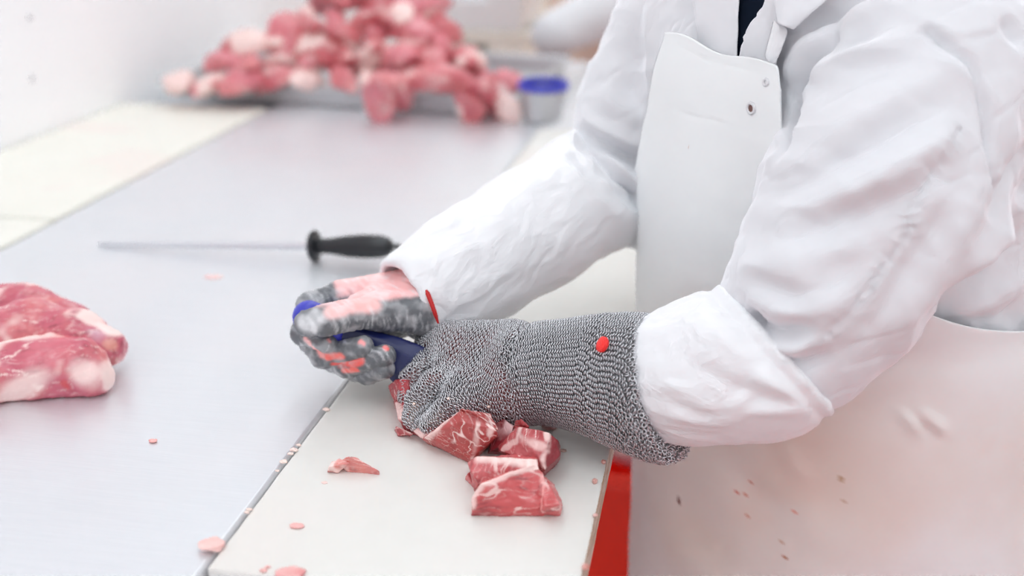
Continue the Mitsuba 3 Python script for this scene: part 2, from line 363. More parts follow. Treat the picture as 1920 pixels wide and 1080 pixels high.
second = chunk(bp([(890, 922, 0), (1005, 885, 0), (1010, 850, 0), (885, 870, 0), (878, 868, .030), (893, 858, .036), (1006, 862, .044), (1010, 880, .040), (896, 908, .018), (884, 885, .028)]),
               bp([(872, 898, 0), (890, 915, 0), (885, 880, .012), (876, 888, .012)]), seed=2, fibre=(.3, 1, .5))
v = np.array(second.vertices); c = meat_colour(v, (.3, 1, .5), 13, -.7, .9, .6, 1.0)
c = toward(c, FAT, .85 * near_line(v, bp([(905, 856, .037), (950, 858, .040), (1003, 866, .044)]), .011))
c = toward(c, FAT, .6 * near_line(v, bp([(1010, 872, .043), (985, 884, .040), (960, 895, .03)]), .007))
c = toward(c, FAT, .5 * near_line(v, bp([(930, 862, .036), (936, 880, .03), (930, 902, .02)]), .006))
meat_thing(second, 'meat chunk with a whitish fatty top, wedged behind the pink front slab', c)

cube = chunk(bp([(935, 850, 0), (1022, 892, 0), (1048, 868, 0), (1050, 835, 0), (960, 800, 0), (934, 838, .018), (972, 800, .048), (1030, 812, .050), (1046, 826, .042), (1050, 855, .028), (1022, 882, .022), (1012, 862, .030), (938, 845, .020)]),
             bp([(958, 812, .02), (968, 788, .048), (977, 785, .052), (992, 800, .048), (985, 825, .02)]), seed=3, fibre=(.2, .8, .6))
v = np.array(cube.vertices); c = meat_colour(v, (.2, .8, .6), 23, -.8, 1.0, .35, 1.0, np.array([.36, .036, .043]))
ridge = bp([(1026, 812, .050), (1028, 832, .040), (1018, 858, .030), (1020, 880, .022)])
side = sst(-.002, .006, v[:, 0] - np.interp(v[:, 1], [p[1] for p in ridge][::-1], [p[0] for p in ridge][::-1]))
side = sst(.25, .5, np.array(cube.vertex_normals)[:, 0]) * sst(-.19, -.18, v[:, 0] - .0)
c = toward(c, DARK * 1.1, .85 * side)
c = toward(c, FAT, .8 * near_line(v, ridge, .0045)); c = toward(c, FAT, .6 * near_line(v, bp([(965, 818, .042), (990, 828, .042), (1015, 838, .038)]), .007))
c = toward(c, FAT, .55 * near_line(v, bp([(975, 800, .049), (970, 825, .036), (945, 842, .022)]), .004))
meat_thing(cube, 'dark red cube of meat with marbled top, rightmost on the cream board', c)

back = chunk(bp([(915, 850, 0), (955, 850, 0), (975, 800, 0), (930, 790, 0), (925, 790, .030), (945, 786, .036), (962, 800, .034), (955, 830, .022), (920, 845, .010)]), seed=4)
v = np.array(back.vertices); c = toward(meat_colour(v, (0, 1, 0), 33, .1, .4, .2, 1.0, DARK * 1.3), (.78, .52, .52), .8 * sst(.020, .032, v[:, 2] - TZ) * sst(.3, .55, N3(v, 60, 8, 2) + .5))
meat_thing(back, 'small purplish piece of meat in the dark gap between two larger chunks', c)

big = chunk(bp([(792, 824, .008), (800, 818, .022), (800, 832, 0), (882, 868, 0), (932, 820, 0), (900, 790, 0), (820, 800, 0), (853, 778, .046), (866, 770, .055), (900, 780, .052), (930, 806, .042), (932, 816, .034), (884, 862, .006), (862, 790, .048)]),
            bp([(860, 772, .040), (864, 766, .058), (884, 772, .058), (905, 784, .053), (920, 776, .046), (934, 806, .040), (900, 800, .03)]), seed=5, fibre=(-.5, .75, .5))
v = np.array(big.vertices); n = np.array(big.vertex_normals); c = meat_colour(v, (-.5, .75, .5), 43, -.9, 1.0, .25, 1.0, np.array([.36, .040, .036]))
c = toward(c, FAT, .8 * near_line(v, bp([(796, 820, .018), (825, 800, .034), (856, 780, .045)]), .008))
c = toward(c, FAT, .8 * near_line(v, bp([(905, 784, .053), (925, 800, .046), (918, 815, .036)]), .005))
c = toward(c, FAT, .6 * near_line(v, bp([(890, 800, .046), (893, 825, .030), (886, 862, .008)]), .005))
meat_thing(big, 'large red chunk of meat with fibrous cut face beside the gloved fingertips', c)

strip = chunk(bp([(728, 722, .030), (742, 712, .044), (765, 712, .050), (800, 720, .03), (800, 790, 0), (770, 790, 0), (740, 735, 0), (735, 745, .02), (770, 770, .025)]),
              bp([(738, 752, .0), (740, 752, .022), (765, 760, .028), (790, 800, .020), (800, 815, .012), (800, 822, 0), (760, 812, 0), (748, 785, .018)]),
              bp([(740, 806, 0), (742, 800, .012), (756, 804, .014), (775, 814, .010), (770, 818, 0), (745, 818, 0)]),
              bp([(765, 806, .0), (770, 804, .014), (812, 800, .024), (830, 810, .02), (806, 826, .004), (790, 820, .010)]), seed=6)
v = np.array(strip.vertices); c = meat_colour(v, (.3, 1, 0), 53, -.2, .9, .35, 1.1, np.array([.36, .032, .043]))
c = toward(c, FAT, .75 * near_line(v, bp([(742, 760, .022), (755, 785, .022), (768, 806, .014), (800, 824, .012)]), .008))
meat_thing(strip, 'ragged strip of meat pinned under the chainmail fingertips', c)

scrap = chunk(bp([(614, 885, 0), (634, 888, 0), (650, 870, 0), (622, 866, .006), (636, 860, .015), (655, 868, .014), (616, 876, .010)]),
              bp([(634, 876, 0), (638, 864, .013), (652, 856, .020), (670, 858, .018), (696, 874, .010), (696, 886, 0), (650, 885, 0)]),
              bp([(676, 868, .010), (692, 874, .010), (711, 884, .004), (711, 890, 0), (680, 886, 0)]), seed=8, rough=.0012, sm=12)
v = np.array(scrap.vertices); c = meat_colour(v, (1, 0, 0), 63, .55, .9, 1.0, 1.5, np.array([.68, .24, .21]))
meat_thing(scrap, 'small pale trimming of fatty meat lying alone on the cream board', c, 'meat_trimming')

def crumb(x, y, r, label, col, flat=.3, grp=None, z=TZ, seed=0, el=1.4):
    m = trimesh.creation.icosphere(3, 1.0); v = np.array(m.vertices); v *= (1 + .9 * N3(v, 1.6, seed, 3))[:, None]; v *= np.array([r * el, r, r * flat])
    v += on(x, y, z) + np.array([0, 0, -v[:, 2].min() * .85]); m.vertices = v
    k = np.clip(.5 + 1.6 * N3(v, .9 / r, seed + 4, 2), 0, 1)
    return single('meat_crumb', m, 'meat', label, 'meat scrap', grp, color=lerp(np.tile(col, (len(v), 1)), np.tile(FAT, (len(v), 1)), k * .75))
crumb(398, 1027, .0085, 'whitish scrap of fat across the gap at the lower left corner of the board', (.80, .45, .42), .45, seed=1)
crumb(557, 988, .0045, 'tiny pink crumb on the board below the lone trimming', (.72, .28, .27), .3, seed=2)
crumb(545, 1078, .0085, 'pink scrap on the front edge of the board at the bottom of the photo', (.66, .22, .22), .25, seed=3)
crumb(494, 1071, .0025, 'larger left speck of meat near the front board edge', (.70, .28, .26), .4, 'specks of meat near the front edge', seed=4)
crumb(503, 1064, .0018, 'smaller right speck of meat near the front board edge', (.70, .28, .26), .4, 'specks of meat near the front edge', seed=5)
crumb(287, 829, .0032, 'red crumb alone on the steel worktop left of the board', (.75, .16, .14), .5, z=TZ - .0025, seed=6)
crumb(400, 520, .0085, 'faint pink smear-like scrap on the steel below the sharpening steel', (.72, .45, .45), .08, z=TZ - .0025, seed=7, el=1.6)
crumb(1030, 803, .0060, 'small dark red bit of meat right behind the rightmost cube', (.36, .07, .07), .35, seed=8)
crumb(1056, 846, .0025, 'brown crumb on the board right of the dark cube', (.30, .16, .12), .4, seed=9)
crumb(608, 706 + 200, .0020, 'speck of pale meat left of the lone trimming', (.80, .55, .5), .3, seed=10)
for i, (x, y, r) in enumerate([(612, 770, .0030), (551, 846, .0030), (545, 853, .0022), (532, 868, .0028), (560, 836, .0018), (467, 957, .0022), (463, 962, .0018), (520, 884, .0016)]):
    crumb(x, y, r, f'tiny whitish fat crumb on the left board edge, {["farthest", "third from far end", "fourth from far end", "fifth from far end", "second from far end", "second nearest", "nearest", "third nearest"][i]}', (.84, .68, .60), .6, 'fat crumbs along the board edge', seed=20 + i)
for i, (x, y, r) in enumerate([(1119, 905, .0035), (1102, 1066, .0040), (1120, 968, .0025), (1136, 868, .0030)]):
    crumb(x - 4, y, r, f'shred of reddish meat stuck to the right board edge, {["third from the front", "nearest to the camera", "second from the front", "farthest"][i]}', (.50, .18, .14), .6, 'shreds on the right board edge', seed=40 + i, el=.8)

# the shoulder pieces on the steel, at the left edge of the photo
def joint_meat(label, parts, seed, lo, hi, paint, flat=None):
    def f(P):
        q = P + (.010 * np.stack([N3(P, 26, seed + k, 2) for k in range(3)], 1)).astype(np.float32)
        d = None
        for a, b, ra, rb in parts:
            c = cone(q, a, b, ra, rb); d = c if d is None else smin(d, c, .014)
        return smax(d + .004 * N3(P, 90, seed + 7, 2).astype(np.float32), (TZ - .002 - P[:, 2]).astype(np.float32), .004)
    m = surface(f, lo, hi, .0026, 2); v = np.array(m.vertices)
    return meat_thing(m, label, paint(v), 'meat_joint')
def seg(rows): return [(on(x1, y1, TZ + z1), on(x2, y2, TZ + z2), r1, r2) for x1, y1, z1, r1, x2, y2, z2, r2 in rows]
def bounds(parts, pad=.02):
    p = np.array([q[k] for q in parts for k in (0, 1)]); r = max(max(q[2:]) for q in parts) + pad; return p.min(0) - r, p.max(0) + r
def paint_joint(seed, fatk, lines=()):
    def g(v):
        c = meat_colour(v, (1, .4, .1), seed, fatk + .25, 1.0, .9, .95, np.array([.50, .10, .145]))
        for pts, w, k, col in lines: c = toward(c, col, k * near_line(v, bp(pts), w))
        return c
    return g
LIL = (.62, .36, .44)
P1 = seg([(-70, 715, .022, .034, 70, 690, .026, .034), (70, 690, .026, .034, 150, 690, .024, .030), (150, 690, .024, .028, 178, 710, .016, .018), (110, 660, .03, .024, 150, 668, .030, .018), (60, 716, .012, .016, 180, 712, .012, .013)])
P2 = seg([(-70, 655, .03, .036, 60, 620, .04, .036), (60, 620, .04, .034, 150, 628, .040, .030), (150, 628, .04, .028, 205, 650, .030, .020), (205, 650, .03, .018, 214, 652, .026, .014)])
P3 = seg([(-70, 590, .03, .040, 50, 585, .035, .034), (50, 585, .035, .032, 140, 600, .030, .020)])
for parts, lab, sd, fk, ln in ((P1, 'pale fatty joint of meat at the left edge, nearest of the three on the steel', 71, .35, [([(-20, 700, .056), (70, 660, .06), (105, 655, .05)], .030, .75, (.60, .15, .19)), ([(20, 740, .01), (120, 690, .05), (180, 705, .02)], .022, .8, FAT), ([(120, 720, .02), (150, 728, .005)], .007, .9, (.52, .05, .06))]),
                               (P2, 'reddish joint of meat ending in a blunt knob, between two others at left', 81, .0, [([(60, 610, .07), (120, 610, .07)], .012, .9, (.62, .10, .13)), ([(0, 640, .06), (60, 605, .075), (140, 605, .07)], .010, .7, FAT), ([(200, 640, .048), (214, 655, .03)], .010, .7, (.70, .32, .24)), ([(140, 612, .068), (180, 625, .055)], .014, .7, LIL)]),
                               (P3, 'pink joint of meat at the left edge, farthest of the three on the steel', 91, .1, [([(-10, 570, .07), (60, 560, .068)], .014, .7, FAT), ([(30, 580, .068), (50, 590, .068)], .014, .8, (.60, .16, .2)), ([(90, 565, .058), (140, 585, .045)], .006, .8, (.55, .1, .13))])):
    lo, hi = bounds(parts); joint_meat(lab, parts, sd, lo, hi, paint_joint(sd, fk, ln))

# ------------------------------------------------------------------ the sharpening steel
st = thing('sharpening_steel', 'long sharpening steel with black handle lying across the steel worktop', 'sharpening steel')
za = TZ - .0025
tip, gd = on(184, 457, za + .005), on(588, 461, za + .024)
ax = gd - tip; L = np.linalg.norm(ax); Rm = frame(ax)
obj('rod', moved(lathe([(0, 0), (.0030, .001), (.0042, .02), (.0060, L * .6), (.0064, L), (0, L)], 20), Rm, tip), 'polished_rod', st)
obj('guard', moved(lathe([(0, -.004), (.020, -.004), (.0235, -.001), (.0235, .004), (.019, .007), (0, .009)], 32), Rm, gd), 'black_plastic', st)
obj('handle', moved(lathe([(0, .004), (.0105, .004), (.0110, .012), (.0125, .030), (.0165, .055), (.0178, .080), (.0170, .105), (.0135, .118), (.008, .123), (0, .124)], 32), Rm, gd), 'black_plastic', st)
g = np.linspace(0, 2 * np.pi, 25); c0 = gd + Rm[:, 2] * .128
obj('hanging_loop', tube(np.array([c0 + Rm[:, 2] * .008 * np.cos(a) + Rm[:, 1] * .008 * np.sin(a) for a in g]), .0022, 8, False), 'black_plastic', st)

# ------------------------------------------------------------------ the far end: tray, pile of meat, container
A, B = on(300, 184, TZ), on(968, 222, TZ); A[2] = B[2] = 0
u = (B - A) / np.linalg.norm(B - A); w = np.array([-u[1], u[0], 0]); TL, TW, TH = np.linalg.norm(B - A), .62, .050
ZT = TZ + .001
def tray_mesh():
    prof = lambda o, z: [A - u * o - w * o, B + u * o - w * o, B + u * o + w * (TW + o), A - u * o + w * (TW + o)]
    rings = [(0, ZT), (.006, ZT + TH - .006), (.016, ZT + TH), (.022, ZT + TH - .004), (.0225, ZT + TH - .008), (.0195, ZT + TH - .008), (.017, ZT + TH - .004), (.008, ZT + TH - .009), (.002, ZT + .002)]
    V = []
    for o, z in rings:
        for p in prof(o - .03 + .008, z): V.append([p[0], p[1], z])
    n = len(rings); F = []
    for i in range(n):
        j = (i + 1) % n
        for k in range(4):
            k2 = (k + 1) % 4
            if i == n - 1: continue
            F += [[i * 4 + k, i * 4 + k2, j * 4 + k2], [i * 4 + k, j * 4 + k2, j * 4 + k]]
    F += [[0, 2, 1], [0, 3, 2]]; q = (n - 1) * 4; F += [[q, q + 1, q + 2], [q, q + 2, q + 3]]
    m = trimesh.Trimesh(V, F, process=False); m.fix_normals(); return m
single('meat_tray', tray_mesh(), 'dull_steel', 'shallow grey steel tray under the big pile of meat at the far end', 'tray', smooth=False)
rng = random.Random(5)
lumps = []
for k in range(14):
    m = trimesh.creation.icosphere(4, 1.0); v = np.array(m.vertices)
    v = v * (1 + .75 * N3(v, 1.1, k, 3))[:, None] * np.array([.105, .060, .038]) * (1 if k % 3 else .8)
    v[:, 2] -= 3.0 * (v[:, 0] ** 2) * (.5 + .5 * (k % 2)); m.vertices = v
    sh = k / 13; mus = lerp(np.array([[.66, .20, .24]]), np.array([[.44, .04, .06]]), np.array([sh]))[0]
    lumps.append(mikit.ply(m, 'meat', smooth=True, color=meat_colour(v, (1, .2, 0), 100 + k, 1.1 - 1.5 * (k % 4) / 3, .9, .9 - .45 * sh, .42, mus)))
PX, PY = [300, 315, 350, 420, 500, 535, 560, 600, 650, 720, 800, 830, 870, 920, 950, 975], [172, 140, 120, 82, 58, 30, 5, -20, -60, -70, -30, 20, 95, 112, 140, 190]
ORD = ['first', 'second', 'third', 'fourth', 'fifth', 'sixth', 'seventh', 'eighth', 'ninth', 'tenth', 'eleventh', 'twelfth', 'thirteenth', 'fourteenth', 'fifteenth', 'sixteenth']
def pile_piece(p, k, r, label, group='meat cuts in the far pile', s=1.0):
    key = numbered('meat_cut')
    scene[key] = {**lumps[k], 'to_world': T().translate(p.tolist()).rotate([0, 0, 1], r[0]).rotate([1, 0, 0], r[1]).rotate([0, 1, 0], r[2]).scale(s)}
    labels[key] = {'label': label, 'category': 'meat', 'group': group}
y = 150.0; row = 0
while y > -70:
    x = 332 + (row % 2) * 30 + rng.uniform(-8, 8); n = 0
    while x < 985:
        if np.interp(x, PX, PY) + 14 < y + 10:
            up = (160 - y) / 760
            d = 2.72 + up * .60 + rng.uniform(-.03, .03); k = rng.randrange(14)
            tone = 'dark red' if k > 9 else 'pink' if k > 4 else 'pale'
            pile_piece(at(x, y + rng.uniform(-8, 8), d), k, (rng.uniform(0, 360), rng.uniform(-40, 40), rng.uniform(-35, 35)), f'{tone} meat cut in the far pile, {ORD[n]} from left, {ORD[row]} row up', s=rng.uniform(.55, .85)); n += 1
        x += rng.uniform(50, 68)
    y -= 31; row += 1
for x, y, d, k, r, s, lab in ((735, 165, 2.60, 3, (75, 10, 35), 1.0, 'long meat cut draped over the front rim of the tray, left one'), (830, 148, 2.62, 6, (20, 20, 10), .95, 'pale pink cut of meat above the rim where two cuts drape over'), (925, 180, 2.60, 9, (70, -10, 40), .95, 'red meat cut hanging over the right end of the tray'),
                              (712, 190, 2.585, 1, (90, 0, 60), .6, 'small lower piece hanging lowest on the tray front'), (880, 200, 2.585, 5, (80, 0, 55), .55, 'whitish end of fat hanging near the right tray corner'), (955, 205, 2.58, 12, (85, 0, 60), .6, 'dark red tip hanging at the right corner of the tray')):
    key = numbered('draped_meat'); p = at(x, y, d)
    scene[key] = {**lumps[k], 'to_world': T().translate(p.tolist()).rotate([0, 0, 1], r[0]).rotate([1, 0, 0], r[1]).rotate([0, 1, 0], r[2]).scale(s)}
    labels[key] = {'label': lab, 'category': 'meat'}
cp = on(1018, 226, TZ)
ct = thing('steel_container', 'small grey container with a blue rim standing at the far end of the table', 'container')
obj('body', moved(lathe([(0, 0), (.040, 0), (.044, .004), (.052, .080), (.050, .080), (.042, .006), (0, .006)], 32), None, cp), 'dull_steel', ct)
obj('rim', moved(lathe([(.050, .072), (.058, .074), (.060, .084), (.055, .092), (.048, .088), (.050, .072)], 32), None, cp), 'blue_plastic', ct)

# ------------------------------------------------------------------ crates behind the far end
def crate(lo, hi, mat, key, open_top=True, t=.008):
    lo, hi = np.array(lo), np.array(hi)
    out = m3.Manifold.hull_points(np.array(box(lo + [.02, .02, 0], [hi[0] - .02, hi[1] - .02, hi[2]], .012).vertices).tolist() + np.array(box([lo[0], lo[1], hi[2] - .03], hi, .008).vertices).tolist())
    inn = m3.Manifold.hull_points(np.array([[x, y, z] for x, y, z in np.array(box(lo + [.03, .03, .012], [hi[0] - .03, hi[1] - .03, hi[2] + .05], .012).vertices)]))
    M = out - inn
    for s in (0, 1):
        yy = lo[1] if s == 0 else hi[1]; xm = (lo[0] + hi[0]) / 2; M = M - m3.Manifold.hull_points(np.array(box((xm - .06, yy - .05, hi[2] - .085), (xm + .06, yy + .05, hi[2] - .055), .01).vertices))
    obj('shell', tm(M), mat, key, smooth=35)
    rim = m3.Manifold.hull_points(np.array(box((lo[0] - .008, lo[1] - .008, hi[2] - .02), (hi[0] + .008, hi[1] + .008, hi[2] - .004), .004).vertices)) - m3.Manifold.hull_points(np.array(box((lo[0] + .003, lo[1] + .003, hi[2] - .05), (hi[0] - .003, hi[1] - .003, hi[2] + .02), 0).vertices))
    obj('rim', tm(rim), mat, key, smooth=35)
scene['white_plastic'] = two(pri((.84, .84, .86), .4, .5)); scene['cream_plastic'] = two(pri((.86, .83, .77), .4, .5))
cx, cy = at(908, 60, 4.7)[:2]
zt = at(908, 44, 4.7)[2]
hs = (zt - .0) / 5
for k in range(5):
    t = thing('white_crate', f'cream plastic crate behind the far table end, {ORD[k]} from the floor in its stack' if k else 'lowest cream crate standing on the floor behind the table', 'crate', 'stacked cream crates behind the table' if k else None)
    crate((cx - .235, cy - .2, k * hs + .001), (cx + .235, cy + .2, (k + 1) * hs - .001), 'cream_plastic', t)
t = thing('white_crate', 'lilac white crate on top of the blurred stack behind the meat pile', 'crate')
crate((cx - .215, cy - .22, zt), (cx + .215, cy + .2, zt + .20), 'white_plastic', t)

# ------------------------------------------------------------------ the butcher: skeleton
def trace(x, y, f, d0=.7, d1=2.2):
    "where the line of sight through this place of the photograph meets the surface of f"
    d = d0
    for _ in range(200):
        p = at(x, y, d); s = float(f(np.array([p], np.float32))[0])
        if s < .0004: return p
        d += max(s * .6, .0006)
        if d > d1: break
    return at(x, y, (d0 + d1) / 2) if d > d1 else p
def J(x, y, d, r): return (at(x, y, d), r)
SHL, SHR = at(1740, 150, 1.075), at(1300, 20, 1.40)
ELL_, ELR = at(1484, 630, 1.07), at(1165, 345, 1.44)
side = SHL - SHR; side[2] = 0; side /= np.linalg.norm(side)          # towards the butcher's left
front_ = np.array([side[1], -side[0], 0.0]); 
if front_[0] > 0: front_ = -front_
ZU = np.array([0, 0, 1.0])
MID = (SHL + SHR) / 2
TF = np.stack([side, front_, ZU], 1)
CH, BE, HI = MID + front_ * -.015 - ZU * .13, MID - front_ * .075 - ZU * .36, MID - front_ * .115 - ZU * .56
def torso(P):
    d = ell(P, CH, TF, (.215, .142, .25))
    d = smin(d, ell(P, CH - front_ * .05 + side * .02, TF, (.240, .160, .27)), .05)
    d = smin(d, ell(P, BE - front_ * .03 + side * .01, TF, (.250, .215, .27)), .08)
    d = smin(d, ell(P, HI - front_ * .01 + side * .01, TF, (.250, .215, .28)), .08)
    d = smin(d, cone(P, SHL - ZU * .01 - side * .03, SHR - ZU * .01 + side * .03, .095, .09), .06)
    return smin(d, cone(P, MID + ZU * .02 - front_ * .05, MID + ZU * .10 - front_ * .02, .085, .075), .05)
ARM_L = [(SHL, .104), (at(1642, 370, 1.058), .102), (at(1557, 525, 1.058), .087), (ELL_, .069), (at(1385, 690, 1.085), .052)]
ARM_R = [(SHR, .092), (at(1215, 200, 1.43), .083), (ELR, .070), (at(1010, 440, 1.37), .060)]
def armL(P): return chain(P, ARM_L, .03)
def armR(P): return chain(P, ARM_R, .03)
def jacket0(P): return smin(smin(torso(P), armL(P), .035), armR(P), .035)

# ------------------------------------------------------------------ hands
def finger(P, *j): return chain(P, j, .004)
LW = [(985, 668, 1.178), (985, 686, 1.168), (985, 706, 1.156), (985, 730, 1.146)]
def hand_left(P, o=0.0, k=.012):
    K = [(812, 655, 1.245), (842, 672, 1.215), (852, 704, 1.184), (870, 742, 1.152)]
    mid = [[(778, 690, 1.25, .0120), (768, 730, 1.238, .0105)], [(800, 684, 1.212, .0128), (774, 712, 1.200, .0118), (768, 742, 1.194, .0106)], [(816, 722, 1.170, .0138), (789, 749, 1.164, .0128), (779, 783, 1.161, .0115)], [(839, 772, 1.146, .0122), (810, 793, 1.150, .0108)]]
    palm = None; fg = None
    for w, kk in zip(LW, K):
        c = cone(P, at(*w), at(*kk), .0235, .0195); palm = c if palm is None else smin(palm, c, .022)
    palm = smin(palm, cone(P, at(965, 745, 1.150), at(895, 748, 1.152), .026, .021), .02)
    palm = smin(palm, cone(P, at(960, 650, 1.19), at(850, 648, 1.225), .022, .018), .03)
    for kk, m in zip(K, mid):
        c = chain(P, [(at(*kk), .0150)] + [J(*q) for q in m], .006); fg = c if fg is None else np.minimum(fg, c)
    thumb = chain(P, [J(930, 690, 1.21, .020), J(850, 715, 1.235, .015), J(790, 745, 1.235, .012)], .01)
    return smin(smin(palm, fg, k), thumb, .008) - o
CUFF = [J(985, 698, 1.160, .0405), J(1010, 698, 1.152, .0440), J(1060, 700, 1.142, .0475), J(1130, 704, 1.127, .0555), J(1200, 718, 1.110, .0635), J(1262, 738, 1.098, .0670)]
def cuff(P): return chain(P, CUFF, .02)
DR = .030
def JR(x, y, d, r): return (at(x, y, d + DR), r)
R_FING = [[(642, 556, 1.245, .0165), (582, 573, 1.240, .0150), (568, 625, 1.215, .0130), (614, 643, 1.182, .0112)],
          [(655, 575, 1.262, .0165), (586, 640, 1.243, .0145), (606, 668, 1.203, .0132), (680, 650, 1.166, .0118)],
          [(680, 595, 1.268, .0165), (627, 674, 1.246, .0140), (650, 686, 1.203, .0128), (722, 667, 1.161, .0118)],
          [(710, 615, 1.265, .0155), (668, 694, 1.238, .0120), (690, 700, 1.200, .0116), (722, 692, 1.168, .0106)]]
def hand_right(P, o=0.0):
    d = None
    for q, w in zip(R_FING, [(795, 545, 1.235, .026), (798, 552, 1.245, .026), (800, 560, 1.25, .025), (800, 572, 1.245, .024)]):
        c = cone(P, JR(*w)[0], JR(*q[0])[0], w[3], .0185); d = c if d is None else smin(d, c, .022)
    d = smin(d, chain(P, [JR(792, 583, 1.205, .027), JR(714, 583, 1.182, .0210)], .012), .020)
    d = smin(d, cone(P, JR(720, 560, 1.215, 0)[0], JR(668, 572, 1.195, 0)[0], .019, .012), .014)
    d = smin(d, chain(P, [JR(714, 583, 1.180, .0200), JR(648, 592, 1.160, .0142), JR(612, 600, 1.156, .0143), JR(577, 606, 1.158, .0142)], .012), .008)
    fg = None
    for q in R_FING:
        c = chain(P, [JR(*j) for j in q], .005); fg = c if fg is None else np.minimum(fg, c)
    d = smin(d, fg, .006)
    d = smin(d, cone(P, JR(800, 560, 1.225, .034)[0], JR(880, 520, 1.27, .036)[0], .034, .036), .02)
    return d - o

# ------------------------------------------------------------------ the body: one continuous figure (nearly all of it under clothing)
PEL = HI - ZU * .10
ANK = [PEL + side * .12 + front_ * .02, PEL - side * .12 + front_ * .02]
HEADC = MID + ZU * .275 + front_ * .10
def legs(P, o=0.0):
    d = None
    for s in (1, -1):
        h = PEL + side * .10 * s; k = h + front_ * .035 + side * .02 * s; k[2] = .50; a = h + side * .03 * s; a[2] = .09
        c = chain(P, [(h, .098 + o), (k, .062 + o), (k * .6 + a * .4 - front_ * .01, .058 + o), (a, .042 + o)], .03)
        d = c if d is None else smin(d, c, .02)
    return d
def body(P):
    d = torso(P) + .014
    d = smin(d, chain(P, [(a, r * .62) for a, r in ARM_L[:4]] + [(at(*LW[1]), .026)], .03), .03)
    d = smin(d, chain(P, [(a, r * .62) for a, r in ARM_R[:3]] + [(JR(800, 560, 1.235, .03)[0], .03)], .03), .03)
    d = smin(d, hand_left(P, -.0085), .01); d = smin(d, hand_right(P, -.004), .01)
    d = smin(d, cone(P, MID + ZU * .03 - front_ * .02, HEADC - ZU * .09 - front_ * .015, .062, .058), .03)
    d = smin(d, legs(P), .05)
    for s in (1, -1):
        h = PEL + side * .13 * s; h = np.array([h[0], h[1], .045]); d = smin(d, cone(P, h - front_ * .03, h + front_ * .15, .040, .032), .03)
    HF = np.stack([side, front_, ZU], 1)
    hd = smin(ell(P, HEADC, HF, (.076, .098, .115)), ell(P, HEADC - ZU * .06 + front_ * .025, HF, (.060, .070, .065)), .03)
    hd = smin(hd, cone(P, HEADC + front_ * .098 - ZU * .005, HEADC + front_ * .118 - ZU * .035, .010, .015), .012)
    hd = smin(hd, cone(P, HEADC + front_ * .090 - ZU * .068 - side * .02, HEADC + front_ * .090 - ZU * .068 + side * .02, .010, .010), .008)
    for s in (1, -1):
        hd = smax(hd, -(np.sqrt(((P - (HEADC + front_ * .105 + side * .034 * s + ZU * .012).astype(np.float32)) ** 2).sum(1)) - .016), .012)
        hd = smin(hd, np.sqrt(((P - (HEADC + front_ * .078 + side * .034 * s + ZU * .012).astype(np.float32)) ** 2).sum(1)) - .014, .003)
        hd = smin(hd, ell(P, HEADC + side * .080 * s - ZU * .01 - front_ * .005, HF, (.012, .024, .034)), .006)
    return smin(d, hd, .02)
scene['skin'] = two(pri((.66, .40, .31), .5, .4))
pts = np.array([SHL, SHR, ELL_, ELR, at(*LW[0]), at(570, 620, 1.22), at(770, 770, 1.16), HEADC])
lo = pts.min(0) - .16; hi = pts.max(0) + .17; lo[2] = .005
lo = np.minimum(lo, np.r_[(PEL - .3)[:2], 9]); hi = np.maximum(hi, np.r_[(PEL + .3)[:2], 0])
man = single('person', surface(body, lo, hi, .0075, 2), 'skin', 'butcher in a white jacket and apron, cutting meat with gloved hands on the cream board', 'person', smooth=True)
scene['trouser_cloth'] = two(pri((.80, .80, .82), .85, .2)); scene['boot_rubber'] = two(pri((.82, .82, .80), .5, .4))
lp = np.array([PEL + side * .25, PEL - side * .25, PEL + front_ * .25, PEL - front_ * .25])
obj('trousers', surface(lambda P: smax(smin(legs(P, .022), torso(P) + .006, .04), np.maximum(P[:, 2] - (HI[2] + .02), .075 - P[:, 2]).astype(np.float32), .004), np.r_[lp.min(0)[:2] - .05, .05], np.r_[lp.max(0)[:2] + .05, HI[2] + .06], .008, 2), 'trouser_cloth', man, smooth=True)
for s in (1, -1):
    h = PEL + side * .13 * s; h = np.array([h[0], h[1], .05])
    bf = lambda P: smax(smin(cone(P, h - front_ * .035, h + front_ * .155, .050, .044), cone(P, h - front_ * .02, h - front_ * .02 + ZU * .2, .058, .066), .03), (.004 - P[:, 2]).astype(np.float32), .004)
    obj('boot', surface(bf, np.r_[h[:2] - .27, -.01], np.r_[h[:2] + .27, .34], .006, 2), 'boot_rubber', man, smooth=True)
hair = lambda P: smax(ell(P, HEADC + ZU * .012 - front_ * .008, TF, (.084, .104, .116)), (-(P - HEADC.astype(np.float32)) @ (ZU * .75 - front_ * .65).astype(np.float32) + .012), .006)
scene['cap_cloth'] = two(pri((.85, .85, .87), .8, .2))
obj('cap', surface(hair, HEADC - .15, HEADC + .16, .005, 2), 'cap_cloth', man, smooth=True)

